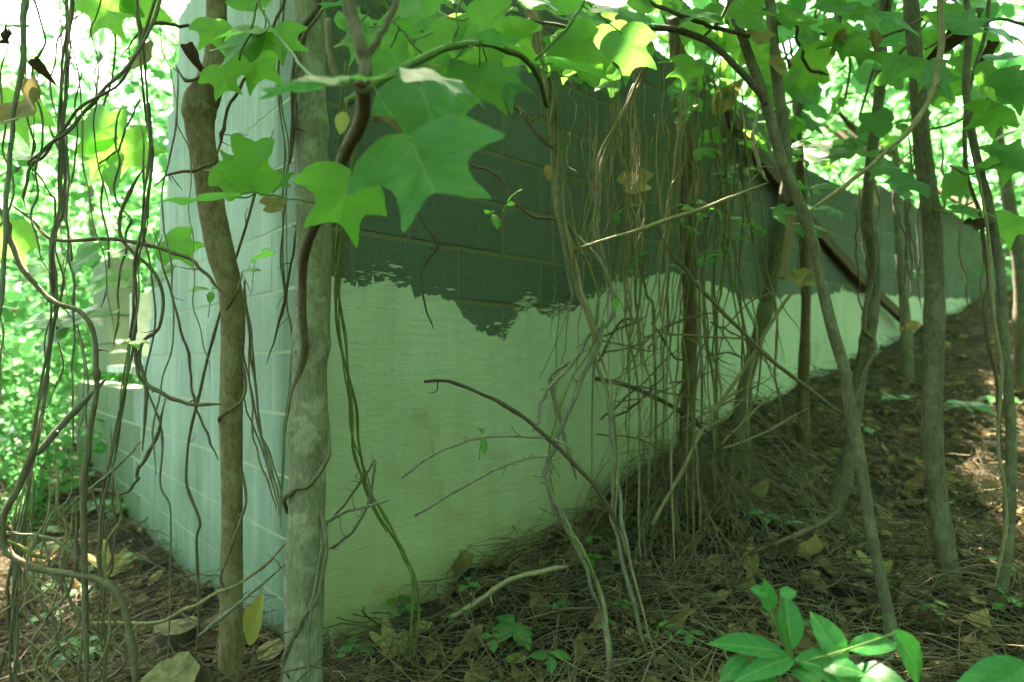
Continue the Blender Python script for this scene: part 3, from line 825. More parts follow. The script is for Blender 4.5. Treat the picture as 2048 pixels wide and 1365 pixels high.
# ------------------------------------------------------------------ vines
def strand_line(pts, Z, amp=.004, per=7):
    l = smooth_line(px_line(pts, Z), per)
    return l + wobble(len(l), amp, 7)
def ground_end(pts, Z):
    """Continue a line down to the soil under its last point."""
    p = P(pts[-1][0], pts[-1][1], pts[-1][2] if len(pts[-1]) > 2 else Z)
    g = float(gh(p.x, p.y)) - .02
    return list(pts) + ([(pts[-1][0] + random.uniform(-14, 14), HY - (g - CZ) / p.y * F, p.y)] if p.z > g else [])
def vine(label, pts, Z, r, mat='vine_brown', n=1, tw=6.0, spread=1.15, amp=.0022, soil=False, group=None, name='vine', cat='vine', taper=1.0, seg=6):
    if soil: pts = ground_end(pts, Z)
    if cat in ('stick', 'twig'): amp *= .4
    l = strand_line(pts, Z, amp)
    zm = float(np.mean(l[:, 1])); rm = r / F * zm
    if n == 1:
        k = len(l)
        rad = np.linspace(rm, rm * taper, k) * (1 + wobble(k, .05, 9, 1)[:, 0])
        for _ in range(max(2, k // 14)):
            rad *= 1 + .35 * np.exp(-((np.arange(k) - rng.uniform(0, k)) / .8) ** 2)
        e = np.minimum(1, .3 + np.arange(k)[::-1] / 6.0); rad = rad * e
        if pts[0][1] > 0 and cat == 'vine': rad = rad * np.minimum(1, .2 + np.arange(k) / 9.0)
        mb = MB(); mb.tube(l, rad, seg)
        if r > 1.8:
            for _ in range(int(rng.integers(2, 6))):
                q = int(rng.integers(1, k - 1)); d_ = rng.normal(0, 1, 3); d_ /= np.linalg.norm(d_); ln = rng.uniform(.012, .06)
                p0 = l[q]; sp = smooth_line([p0, p0 + d_ * ln * .5 + rng.normal(0, .004, 3), p0 + d_ * ln + rng.normal(0, .006, 3)], 3)
                mb.tube(sp, np.linspace(rm * .45, rm * .15, len(sp)), 5)
        return tag(mb.build(name, M[mat], None, origin=tuple(l[np.argmin(l[:, 2])])), label, cat, group)
    o = empty(name, tuple(l[np.argmin(l[:, 2])]), label, cat, group)
    k = len(l)
    s = np.concatenate([[0], np.cumsum(np.linalg.norm(np.diff(l, axis=0), axis=1))])
    t = np.gradient(l, axis=0); t /= np.linalg.norm(t, axis=1)[:, None]
    u = np.cross(t, [0.3, 1, 0.1]); u /= np.linalg.norm(u, axis=1)[:, None]; b = np.cross(t, u)
    for i in range(n):
        ph = i / n * 6.283 + rng.uniform(-.5, .5)
        R_ = rm * spread * (.55 + .5 * math.sqrt(n)) * rng.uniform(.6, 1.1)
        a = ph + tw * s * rng.uniform(.8, 1.2) + wobble(k, .5, 3, 1)[:, 0]
        loose = 1 + np.abs(wobble(k, .35, 5, 1)[:, 0])
        ll = l + (R_ * loose)[:, None] * (np.cos(a)[:, None] * u + np.sin(a)[:, None] * b)
        i0 = 0 if rng.random() < .6 else int(rng.integers(0, max(1, k // 4)))
        i1 = k if rng.random() < .6 else int(rng.integers(max(3, int(k * .7)), k))
        ll = ll[i0:i1]
        rr = rm * rng.uniform(.6, 1.15) * (1 + wobble(len(ll), .08, 8, 1)[:, 0]) * np.minimum(1, .3 + np.arange(len(ll))[::-1] / 6.0)
        MB().tube(ll, rr, 5).build('strand', M[mat if rng.random() < .75 else ('vine_grey' if mat != 'vine_green' else 'vine_green')], o)
    return o
# --- tangle before the side wall
vine('thick twisted rope of brown vines hanging leftmost from the treetops', [(140, -500), (136, -60), (134, 60), (131, 160), (126, 240), (122, 320), (124, 410), (108, 490), (106, 590), (96, 690), (84, 790), (72, 880), (50, 980), (35, 1100), (28, 1240)], 1.5, 2.1, n=8, tw=14, soil=True)
vine('smooth grey-green vine stem hanging outermost beside the brown rope of vines', [(60, -500), (54, -60), (50, 60), (42, 150), (24, 230), (20, 310), (12, 420), (4, 560), (-6, 700)], 1.35, 5.2, 'vine_grey', taper=.8)
vine('twisted vine bundle hanging left of the crooked brown trunk', [(258, -500), (270, -40), (284, 60), (292, 150), (299, 240), (304, 300), (294, 390), (290, 460), (273, 525), (270, 604), (263, 680), (250, 750), (236, 830), (222, 910), (208, 990), (205, 1060), (196, 1115), (206, 1180), (206, 1250), (214, 1320)], 1.52, 2.1, n=6, tw=11, soil=True)
vine('slanting brown vine crossing between the two hanging bundles', [(330, -60), (294, 62), (239, 154), (185, 205), (130, 256), (82, 311), (51, 342), (46, 393), (52, 450)], 1.45, 3.6, n=2, tw=16)
vine('smooth brown vine arching from edge down to the lower tangle', [(-20, 380), (14, 450), (22, 490), (51, 549), (103, 600), (154, 621), (185, 655), (195, 710), (192, 780), (176, 900), (168, 1010)], 1.4, 5.0, soil=True)
vine('long brown vine stretched sideways to the crooked trunk', [(10, 400), (75, 453), (113, 479), (239, 482), (325, 498), (376, 518), (410, 549), (445, 584)], 1.56, 3.8)
vine('brown vine curling in an s-bend before the pale wall', [(300, 330), (262, 380), (240, 440), (253, 488), (294, 532), (321, 576), (321, 648), (290, 682), (280, 723), (292, 790), (286, 900)], 1.58, 3.2)
vine('sagging brown vine looping low to the crooked trunk', [(268, 560), (266, 640), (267, 689), (273, 734), (294, 768), (342, 795), (390, 809), (442, 811)], 1.58, 4.0)
vine('thin dark vine wandering down across the pale blocks', [(300, 440), (342, 587), (376, 710), (386, 792), (410, 860), (436, 920)], 1.7, 2.4)
vine('straight thin dark vine slanting down behind the crooked trunk', [(577, -20), (520, 110), (454, 226), (430, 330)], 1.55, 2.8, 'twig_dark')
vine('thin vine crossing behind crooked trunk with a kink low on the wall', [(545, 260), (525, 340), (492, 450), (444, 614), (410, 751), (386, 843), (374, 905), (372, 963), (398, 1042), (391, 1083), (398, 1213)], 1.75, 2.6, soil=True)
vine('thin dark tendril ending free beside the pale trunk', [(596, 380), (591, 457), (574, 587), (533, 727)], 1.72, 2.4, 'twig_dark')
vine('thick brown vine stem curving down over the litter near the stumps', [(78, 860), (68, 905), (34, 980), (6, 1031), (6, 1076), (27, 1110), (82, 1137), (140, 1148), (185, 1158), (232, 1185), (256, 1247), (267, 1315), (268, 1390)], 1.4, 6.2)
vine('pale dry twig lying low across the tangle', [(-10, 1064), (82, 1072), (137, 1100), (185, 1151)], 1.42, 3.2, 'vine_grey')
vine('straight pale green stem slanting low in the tangle', [(-10, 1076), (55, 1100), (115, 1132)], 1.46, 3.6, 'vine_green')
vine('yellowish vine trailing over the ground to the pale trunk', [(116, 1267), (171, 1248), (240, 1246), (308, 1247), (376, 1219), (440, 1185), (513, 1144), (571, 1086)], 1.6, 3.4, 'vine_tan')
vine('straight grey stick leaning on the pale trunk', [(396, 1274), (480, 1205), (575, 1127)], 1.52, 3.4, 'vine_grey', name='stick', cat='stick')
vine('kinked brown vine meandering low before the side wall', [(103, 1052), (171, 990), (205, 982), (246, 987), (277, 960), (273, 943), (301, 905), (330, 800)], 1.6, 3.2)
vine('straight pale stick slanting up through the tangle', [(75, 908), (137, 836), (212, 758)], 1.5, 6.0, 'vine_grey', name='stick', cat='stick')
vine('straight twig crossing the base of the tangle', [(150, 1000), (210, 955), (272, 898)], 1.5, 3.0, 'vine_grey', name='stick', cat='stick')
vine('dark horizontal vine running into the crooked trunk near its top', [(240, 112), (300, 52), (350, 50), (410, 57)], 1.62, 3.2, 'twig_dark')
vine('vine looped tightly round the swollen bend of the crooked trunk', [(352, 130), (372, 160), (395, 155), (420, 152), (446, 165), (440, 185), (425, 240), (415, 290), (418, 340)], [1.62, 1.62, 1.60, 1.60, 1.62, 1.66, 1.70, 1.70, 1.66], 3.2)
vine('brown vine crossing the crooked trunk in its upper half', [(300, 380), (350, 345), (400, 338), (435, 325)], 1.6, 3.0)
vine('vine spiralling up the lower half of the crooked trunk', [(456, 1190), (442, 1160), (455, 1110), (480, 1040), (492, 990), (470, 900), (440, 850), (448, 830), (485, 800), (488, 740), (455, 680), (444, 640), (470, 590), (485, 540)], [1.62, 1.60, 1.60, 1.61, 1.65, 1.7, 1.66, 1.61, 1.61, 1.66, 1.7, 1.66, 1.61, 1.65], 3.0)
vine('dry thin vine bundle trailing down between the two trunks', [(480, 560), (492, 650), (497, 740), (508, 820), (520, 890), (545, 960), (566, 1030)], 1.72, 2.6, 'vine_tan', n=5, tw=4, spread=2.2)
vine('vine climbing close along the upper pale trunk', [(655, -300), (645, -40), (636, 14), (598, 66), (588, 137), (585, 240), (584, 330)], 1.50, 5.2, 'twig_dark')
vine('second thin vine beside the one hugging upper pale trunk', [(660, -300), (650, -20), (641, 24), (606, 76), (594, 140), (588, 260)], 1.495, 3.4, 'vine_brown')
vine('vine wrapped round the waist of the pale trunk', [(660, 860), (655, 905), (620, 965), (585, 985), (572, 1004), (578, 1040)], [1.55, 1.51, 1.50, 1.5, 1.53, 1.58], 4.6)
vine('vine spiralling down the foot of the pale trunk', [(640, 1000), (646, 1030), (650, 1105), (632, 1189), (605, 1240), (577, 1298), (567, 1350), (566, 1400)], [1.56, 1.53, 1.51, 1.50, 1.5, 1.51, 1.53, 1.54], 5.4)
vine('pale straight vine up the foot of the pale trunk', [(645, 1060), (636, 1130), (622, 1240), (612, 1380)], [1.52, 1.50, 1.495, 1.495], 3.4, 'vine_grey')
vine('thin yellow-green vine strands climbing the wall corner', [(565, -200), (566, 60), (564, 160), (567, 260), (570, 400), (570, 540), (575, 640), (566, 760), (576, 900), (572, 1060)], 1.83, 1.5, 'vine_green', n=3, tw=6, spread=2.0, amp=.006)
vine('yellow-green vine bundle hanging right beside the pale trunk', [(690, 120), (682, 300), (680, 470), (676, 590), (688, 680), (704, 780), (712, 860), (722, 940), (748, 1012), (778, 1062), (802, 1112), (828, 1172)], 1.75, 2.5, 'vine_green', n=5, tw=9, spread=1.4, soil=True)
vine('pair of crossing twigs at the pale trunk above ground', [(648, 1048), (690, 1025), (740, 1012), (782, 1000)], 1.6, 3.2, 'vine_grey', name='twig', cat='twig')
vine('curved grey twig under the green vine bundle', [(752, 925), (745, 960), (735, 1010), (712, 1055), (680, 1085), (655, 1100)], 1.62, 3.0, 'vine_grey', name='twig', cat='twig')
vine('thin brown twig forking off the green vine bundle', [(750, 920), (720, 965), (690, 1010), (650, 1050)], 1.64, 2.6, 'vine_brown', name='twig', cat='twig')
# --- before the front wall
vine('thick rope of twisted brown vines before the dark wall', [(1030, -500), (1050, -60), (1068, 60), (1092, 160), (1104, 240), (1118, 330), (1124, 420), (1136, 500), (1152, 570), (1172, 640), (1186, 690)], 1.6, 4.2, 'vine_tan', n=8, tw=8, spread=1.0)
vine('pale lichen-grey vine stem slanting below the twisted brown rope', [(1206, 640), (1203, 669), (1186, 710), (1158, 775), (1128, 843), (1108, 890), (1094, 930), (1096, 970)], 1.6, 6.4, 'vine_grey')
vine('stout tan vine pair descending from the rope to the soil', [(1096, 930), (1094, 965), (1112, 1020), (1145, 1075), (1175, 1130), (1200, 1200), (1214, 1280), (1218, 1370)], 1.58, 4.8, 'vine_tan', n=3, tw=8, spread=1.0, soil=True)
vine('thin tan vines running straight down from rope to litter', [(1186, 690), (1208, 750), (1222, 820), (1228, 900), (1228, 980), (1238, 1060), (1262, 1160), (1290, 1260), (1312, 1370)], 1.6, 3.6, 'vine_tan', n=4, tw=5, spread=1.3, soil=True)
vine('grey vine swinging wide of the rope and looping back under it', [(1120, 400), (1141, 450), (1193, 518), (1213, 552), (1227, 604), (1213, 648), (1176, 676), (1152, 717), (1107, 747), (1102, 775), (1124, 843), (1138, 910), (1150, 960)], 1.62, 4.4, 'vine_grey')
vine('short grey vine hooking down left with free end', [(1180, 690), (1140, 730), (1104, 771), (1083, 805), (1076, 843), (1064, 863)], 1.6, 4.6, 'vine_grey', taper=.7)
vine('yellow-green thin vine twining along the brown rope', [(1100, 60), (1108, 200), (1122, 330), (1150, 460), (1180, 530), (1205, 600), (1190, 690), (1140, 770), (1095, 900), (1120, 1040), (1180, 1140), (1200, 1220)], 1.57, 2.2, 'vine_green', amp=.005)
vine('slanted vine bundle with yellowish strands meeting rope from the upper right', [(1300, 60), (1285, 140), (1262, 190), (1227, 262), (1201, 320), (1193, 410), (1192, 470), (1210, 540), (1214, 600), (1200, 650)], 1.75, 3.2, 'vine_tan', n=4, tw=6)
vine('brown dead twig reaching free before the plaster with bent tip', [(848, 762), (880, 761), (912, 767), (960, 788), (1000, 806), (1060, 846), (1110, 890), (1150, 930), (1180, 960), (1215, 1010), (1240, 1060)], 1.55, 3.5, 'twig_dark', name='dead_twig', cat='twig', taper=1.5)
vine('arched thin grey twig with cut tip before the plaster', [(804, 956), (840, 928), (880, 903), (930, 884), (985, 873), (1050, 873), (1110, 880), (1150, 905)], 1.55, 3.2, 'vine_grey', name='dead_twig', cat='twig')
vine('long straight grey twig with cut tip, lowest before the plaster', [(830, 1032), (900, 990), (985, 942), (1050, 918), (1110, 912)], 1.55, 3.0, 'vine_grey', name='dead_twig', cat='twig')
vine('broken brown branch stub on the upper twisted rope', [(1025, 213), (1045, 226), (1062, 252), (1085, 278), (1108, 300)], 1.58, 5.0, 'vine_brown', name='dead_twig', cat='twig')
vine('curly tendril dangling free below the largest leaf', [(828, 415), (850, 450), (877, 490), (855, 520), (842, 556), (850, 610), (868, 658)], 1.35, 3.0, 'twig_dark', amp=.002, taper=.6)
vine('brown vine wandering from behind the largest leaf to the rope', [(930, 325), (985, 345), (1012, 375), (1030, 405), (1062, 430), (1120, 440)], 1.6, 3.8, 'vine_brown')
vine('long straight pale twig pointing left from the leaning sapling', [(1150, 500), (1300, 452), (1420, 412), (1535, 366)], 1.6, 3.6, 'vine_tan', name='twig', cat='twig', taper=1.2)
vine('brown vine hanging from arched branch to the pale twig', [(1525, 195), (1512, 240), (1508, 290), (1518, 330), (1536, 366)], 1.6, 4.0, 'vine_tan')
vine('long pale vine sweeping down left from the treetop to the leaning sapling', [(1888, -200), (1884, 0), (1880, 110), (1858, 190), (1815, 262), (1750, 330), (1690, 376), (1618, 420)], 1.55, 6.0, 'vine_tan', taper=.75)
vine('thin diagonal stem falling from reddish trunk to the leaning sapling', [(1310, 450), (1345, 510), (1390, 562), (1450, 630), (1520, 700), (1600, 765), (1692, 832)], 2.2, 4.0, 'vine_brown')
vine('straight long stick leaning from litter up to the slanting stem', [(1305, 1050), (1360, 950), (1410, 850), (1500, 720), (1560, 620), (1620, 540)], 2.3, 3.6, 'vine_tan', name='stick', cat='stick')
vine('wiry dark vine crossing the sky gap beside the upper leaves', [(1478, 5), (1530, 20), (1555, 45), (1590, 50), (1594, 80), (1606, 100), (1605, 115), (1625, 140), (1658, 147)], 1.8, 3.0, 'twig_dark')
vine('vine twisted round the crooked stem left of tall sapling', [(1740, 420), (1752, 520), (1735, 600), (1728, 660), (1748, 690), (1722, 760), (1700, 850)], 2.5, 4.2, 'vine_brown')
vine('wiry vine with hanging dead leaf at the slope edge', [(1985, -200), (1970, 60), (1940, 180), (1935, 330), (1960, 430), (1975, 560), (1965, 640), (1990, 760), (2005, 900)], 1.9, 3.6, 'vine_brown')
vine('pale thin vine lying along the edge stem', [(1945, 300), (1975, 450), (1985, 600), (1998, 740), (2000, 900), (2012, 1050), (1990, 1180)], 1.78, 3.0, 'vine_tan')
vine('bent pale rod lying on the litter before the plaster', [(905, 1235), (960, 1200), (1020, 1160), (1090, 1142), (1135, 1133)], 1.9, 5.0, 'vine_tan', name='stick', cat='stick', amp=.002)
vine('brown fallen stick rising to crooked stem on the slope', [(1500, 1110), (1580, 1075), (1640, 1050), (1680, 1020)], 2.2, 5.0, 'vine_brown', name='stick', cat='stick')
vine('dark snapped branch low before the plaster behind the reddish trunk', [(1190, 758), (1250, 770), (1320, 800), (1370, 830), (1420, 870)], 2.6, 5.0, 'twig_dark', name='dead_twig', cat='twig')

ORD = ('first second third fourth fifth sixth seventh eighth ninth tenth eleventh twelfth thirteenth fourteenth fifteenth sixteenth seventeenth eighteenth nineteenth twentieth '
       'twenty-first twenty-second twenty-third twenty-fourth twenty-fifth twenty-sixth twenty-seventh twenty-eighth twenty-ninth thirtieth thirty-first thirty-second thirty-third thirty-fourth thirty-fifth').split()
def across(n, a, b): return np.sort(rng.uniform(a, b, n))      # places from left to right, so each can be told by its order
# hanging strands around the reddish trunk (nothing sets one apart from the next)
for i, x0 in enumerate(across(34, 1225, 1500)):
    Z = rng.uniform(2.15, 2.85)
    y0 = rng.uniform(60, 260); y1 = rng.uniform(620, 980)
    drift = rng.normal(0, 45)
    pts = [(x0 + drift * t + rng.normal(0, 7), y0 + (y1 - y0) * t) for t in np.linspace(0, 1, 7)]
    vine(ORD[i] + ' from the left of the thin tangled vine strands round the reddish trunk', pts, Z, rng.uniform(1.2, 3.0), random.choice(['vine_tan', 'vine_tan', 'vine_brown', 'vine_green']), amp=.0045, soil=rng.random() < .6, group='tangled strands round the reddish trunk', seg=5)
for i, x0 in enumerate(across(30, 1130, 1480)):
    Z = rng.uniform(1.9, 2.7)
    y0 = rng.uniform(20, 300); y1 = rng.uniform(500, 900)
    drift = rng.normal(0, 80)
    pts = [(x0 + drift * t * t + rng.normal(0, 5), y0 + (y1 - y0) * t) for t in np.linspace(0, 1, 6)]
    vine(ORD[i] + ' from the left of the hair-fine tan strands veiling the front wall', pts, Z, rng.uniform(.8, 1.5), random.choice(['vine_tan', 'vine_tan', 'vine_green']), amp=.006, group='hair-fine tan strands veiling the front wall', seg=4)
for i, x0 in enumerate(across(30, 1190, 1480)):
    Z = rng.uniform(2.2, 2.7)
    a = rng.uniform(-.9, .9)
    y0 = rng.uniform(640, 900); L = rng.uniform(90, 220)
    pts = [(x0, y0), (x0 + L * .5 * math.cos(a), y0 + L * .5 * math.sin(a) + rng.normal(0, 12)), (x0 + L * math.cos(a), y0 + L * math.sin(a) + rng.normal(0, 14))]
    vine(ORD[i] + ' from the left of the dry twigs crossing the thicket at the reddish trunk', pts, Z, rng.uniform(1.2, 2.4), random.choice(['vine_tan', 'vine_brown', 'twig_dark']), amp=.005, group='dry twigs of the thicket', name='twig', cat='twig', seg=5)
for i, x0 in enumerate(across(12, 1560, 1980)):
    Z = rng.uniform(2.6, 3.8)
    y0 = rng.uniform(200, 380)
    u, Zw = uR(x0); Z = min(Z, Zw - .2)
    pts = [(x0 + rng.normal(0, 7), y0 + 330 * t) for t in np.linspace(0, 1, 6)]
    vine(ORD[i] + ' from the left of the thin dark strands along the far front wall', pts, Z, rng.uniform(1.2, 2.4), 'vine_brown', amp=.005, group='strands along the far front wall', seg=5)
for i, x0 in enumerate(across(20, -20, 345)):
    Z = rng.uniform(1.35, 2.1)
    y0 = rng.uniform(-350, 250); y1 = y0 + rng.uniform(350, 1000)
    drift = rng.normal(0, 70)
    pts = [(x0 + drift * t + rng.normal(0, 9), y0 + (y1 - y0) * t) for t in np.linspace(0, 1, 9)]
    vine(ORD[i] + ' from the left of the thin dark strands hanging loose beside the pale wall', pts, Z, rng.uniform(1.0, 2.2), random.choice(['vine_brown', 'vine_tan', 'vine_grey']), amp=.005, soil=y1 > 1000, group='loose strands of the tangle', seg=5)
for i, x0 in enumerate(across(18, -10, 250)):
    Z = rng.uniform(1.35, 1.8)
    y0 = rng.uniform(820, 1080); y1 = 1420
    pts = [(x0 + rng.normal(0, 11) + (t * rng.normal(0, 60)), y0 + (y1 - y0) * t) for t in np.linspace(0, 1, 6)]
    vine(ORD[i] + ' from the left of the brown vine stems rooted at the foot of the tangle', pts, Z, rng.uniform(1.4, 3.2), random.choice(['vine_brown', 'vine_grey', 'vine_tan']), amp=.0045, soil=True, group='rooted stems of the tangle', seg=5)
for i, x0 in enumerate(across(14, 1100, 1300)):
    Z = rng.uniform(1.75, 2.3)
    y0 = rng.uniform(90, 320); y1 = y0 + rng.uniform(200, 420)
    pts = [(x0 + rng.normal(0, 6), y0 + (y1 - y0) * t) for t in np.linspace(0, 1, 6)]
    vine(ORD[i] + ' from the left of the hair-thin pale rootlets before the dark blocks', pts, Z, rng.uniform(.7, 1.4), 'vine_tan', amp=.0045, group='hair-thin rootlets before the dark blocks', seg=4)

def thicket():
    mb_v, mb_f, rnd, nv = [], [], [], 0
    q = np.array([(i * 3 + k, i * 3 + (k + 1) % 3, (i + 1) * 3 + (k + 1) % 3, (i + 1) * 3 + k) for i in range(6) for k in range(3)])
    for _ in range(380):
        c = P(rng.uniform(1270, 1510), 725, rng.uniform(2.5, 3.0))
        dx, dy = c.x - CORNER[0], c.y - CORNER[1]
        if inside(c.x, c.y, .1): continue
        g = float(gh(c.x, c.y))
        a = rng.normal(-1.2, 1.4); rad_ = rng.uniform(.05, .75)
        ex, ey = c.x + math.cos(a) * rad_, c.y + math.sin(a) * rad_
        if inside(ex, ey, .03): continue
        h = abs(rng.normal(0, .22)) + .03
        p = smooth_line([(c.x, c.y, g + h), ((c.x + ex) / 2 + rng.normal(0, .05), (c.y + ey) / 2 + rng.normal(0, .04), g + h * .62 + rng.normal(0, .05)), (ex, ey, float(gh(ex, ey)) + .005)], 3)
        r0 = rng.uniform(.0008, .0024)
        t = np.gradient(p, axis=0); t /= np.linalg.norm(t, axis=1)[:, None]
        u = np.cross(t, [.3, .9, .2]); u /= np.linalg.norm(u, axis=1)[:, None]; b = np.cross(t, u)
        v = np.stack([p + r0 * (math.cos(k * 2.094) * u + math.sin(k * 2.094) * b) for k in range(3)], 1).reshape(-1, 3)
        mb_v.append(v); mb_f.append(q + nv); rnd.append(np.full(len(v), rng.random())); nv += len(v)
    V = np.concatenate(mb_v)
    me = raw_mesh('dead_vine_thicket', V, np.concatenate(mb_f), np.zeros((len(V), 2)), np.concatenate(rnd), M['vine_brown'])
    tag(put(bpy.data.objects.new('dead_vine_thicket', me)), 'mound of fine dead vines heaped at the foot of the reddish trunk', 'thicket', kind='stuff')
thicket()
# ------------------------------------------------------------------ leafy branches
UPN = (0, -.55, .85)
def leafy(name, label, stems, leaves, cat='branch', group=None, mat='vine_brown', kind='leaf'):
    """stems: [(pixel points, Z, radius px, material)], leaves: (px,py,Z,size px,tip(x,y,z),normal,mesh key[,attach px,py,Z])."""
    p0 = px_line(stems[0][0], stems[0][1])[0]
    o = empty(name, tuple(p0), label, cat, group)
    for pts, Z, r, mt in stems:
        l = strand_line(pts, Z, .0015)
        zm = np.mean(l[:, 1]); k = len(l)
        rr = np.linspace(r if not isinstance(r, tuple) else r[0], r if not isinstance(r, tuple) else r[1], k) / F * zm
        rr = rr * (1 + wobble(k, .05, 8, 1)[:, 0])
        MB().tube(l, rr, 10 if zm < 1.3 else 6).build('stem', M[mt], o)
    for lf in leaves:
        px, py, Z, sz, tip, nr, key = lf[:7]
        base = P(px, py, Z)
        me = random.choice(LM[key]) if not isinstance(key, tuple) else LM[key[0]][key[1]]
        l = leaf_obj('leaf', me, base, tip, nr, sz / F * Z, o, 1.0)
        if len(lf) > 7:
            a = P(*lf[7]); m_ = (a + base) / 2 + Vector((0, 0, -.006))
            q = smooth_line([a, m_, base + Vector(tip).normalized() * (sz / F * Z * .06)], 4)
            MB().tube(q, .0012 * max(.8, Z), 5).build('petiole', M['stem_green'], l)
    return o

T = lambda a, d=-.3: (math.cos(R(a)), d, math.sin(R(a)))      # tip direction: angle in the picture plane, d = depth part
leafy('leafy_branch', 'brown branch with the largest green lobed leaves hanging before the dark wall',
      [([(660, -260), (684, -60), (700, 20), (718, 80), (730, 130), (722, 175)], .85, (15, 13), 'vine_brown'),
       ([(722, 165), (728, 215), (716, 255), (700, 290), (672, 365), (640, 430), (612, 500), (604, 560), (606, 640), (610, 690), (600, 735), (586, 790), (581, 850), (590, 910)], [.85, .9, .95, 1.0, 1.1, 1.2, 1.32, 1.40, 1.45, 1.49, 1.51, 1.53, 1.57, 1.62], (12, 7), 'vine_brown'),
       ([(722, 160), (745, 100), (775, 45), (800, -40), (815, -160)], .86, (6, 7), 'vine_brown'),
       ([(655, 40), (660, 110), (672, 160)], .95, 6, 'vine_brown')],
      [(818, 272, .80, 222, (.40, -.25, -.90), (-.08, -.88, .40), ('leaf', 2), (735, 150, .86)),
       (742, 158, .74, 165, (-.35, -.70, -.30), (0, -.35, .9), ('leaf', 1), (722, 150, .85)),
       (655, 172, .76, 150, (-.95, -.35, -.28), (.1, -.22, .9), ('blue', 2), (715, 150, .84)),
       (705, 345, 1.0, 150, (-.35, .15, -.9), (.1, -.9, .25), ('lit', 1), (716, 260, .96)),
       (838, 160, .95, 165, (.30, -.1, -.9), (.3, -.85, .35), ('leaf', 3), (805, 130, .9)),
       (842, 140, .86, 150, (.85, -.3, -.45), (.25, -.45, .8), ('blue', 0), (800, 132, .9)),
       (770, 160, 1.0, 120, (.55, .1, .65), (.0, -.9, .3), ('lit', 0), (735, 140, .9)),
       (745, 235, .98, 80, (.9, -.1, -.1), (0, -.5, .6), ('dead', 1), (722, 215, .92)),
       (770, 330, .98, 55, (-.1, -.1, -.9), (.3, -.9, 0), ('dark', 0)),
       (690, 225, .92, 50, (-.1, -.3, -.8), (.2, -.9, .1), ('yellow', 0))])
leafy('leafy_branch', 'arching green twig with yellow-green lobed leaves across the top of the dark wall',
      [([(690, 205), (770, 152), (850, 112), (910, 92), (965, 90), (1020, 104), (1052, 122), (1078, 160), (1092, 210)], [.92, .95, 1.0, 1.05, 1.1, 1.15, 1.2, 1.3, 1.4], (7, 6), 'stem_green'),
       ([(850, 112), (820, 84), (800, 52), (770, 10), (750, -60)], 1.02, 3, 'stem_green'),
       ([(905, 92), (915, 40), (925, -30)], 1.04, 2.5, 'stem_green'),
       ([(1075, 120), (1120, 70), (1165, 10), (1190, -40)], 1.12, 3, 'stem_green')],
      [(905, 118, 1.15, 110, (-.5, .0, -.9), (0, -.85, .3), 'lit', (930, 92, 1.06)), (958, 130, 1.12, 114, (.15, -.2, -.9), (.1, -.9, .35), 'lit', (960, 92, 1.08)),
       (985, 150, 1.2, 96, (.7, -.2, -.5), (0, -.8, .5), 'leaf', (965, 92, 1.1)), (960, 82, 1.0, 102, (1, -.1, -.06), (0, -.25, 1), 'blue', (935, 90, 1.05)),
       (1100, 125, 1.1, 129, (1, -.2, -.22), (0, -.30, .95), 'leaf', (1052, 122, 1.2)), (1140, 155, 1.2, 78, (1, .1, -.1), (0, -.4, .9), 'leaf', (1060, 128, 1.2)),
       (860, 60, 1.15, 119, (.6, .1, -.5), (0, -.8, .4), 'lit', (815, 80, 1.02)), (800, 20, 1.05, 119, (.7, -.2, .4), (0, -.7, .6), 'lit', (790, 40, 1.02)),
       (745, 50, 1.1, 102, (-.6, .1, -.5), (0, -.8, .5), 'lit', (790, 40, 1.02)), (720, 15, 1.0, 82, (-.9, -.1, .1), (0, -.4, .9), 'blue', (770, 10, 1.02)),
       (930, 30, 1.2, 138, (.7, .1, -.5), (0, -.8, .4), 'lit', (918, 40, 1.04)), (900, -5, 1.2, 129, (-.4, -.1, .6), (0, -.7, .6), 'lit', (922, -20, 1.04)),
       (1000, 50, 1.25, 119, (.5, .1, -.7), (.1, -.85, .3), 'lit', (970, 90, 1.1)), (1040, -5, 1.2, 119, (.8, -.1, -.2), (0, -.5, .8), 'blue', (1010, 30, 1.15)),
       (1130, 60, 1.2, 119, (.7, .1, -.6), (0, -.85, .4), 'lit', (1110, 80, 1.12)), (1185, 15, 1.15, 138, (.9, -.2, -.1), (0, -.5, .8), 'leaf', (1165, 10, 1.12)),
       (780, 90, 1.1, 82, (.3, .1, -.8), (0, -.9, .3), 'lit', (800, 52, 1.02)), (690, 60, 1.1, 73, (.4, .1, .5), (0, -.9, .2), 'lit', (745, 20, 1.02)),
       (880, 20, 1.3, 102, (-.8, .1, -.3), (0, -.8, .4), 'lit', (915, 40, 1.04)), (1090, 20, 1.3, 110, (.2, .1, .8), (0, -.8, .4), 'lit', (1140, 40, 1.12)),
       (1240, 60, 1.3, 110, (.4, .1, -.7), (0, -.8, .4), 'leaf', (1175, 5, 1.12))])
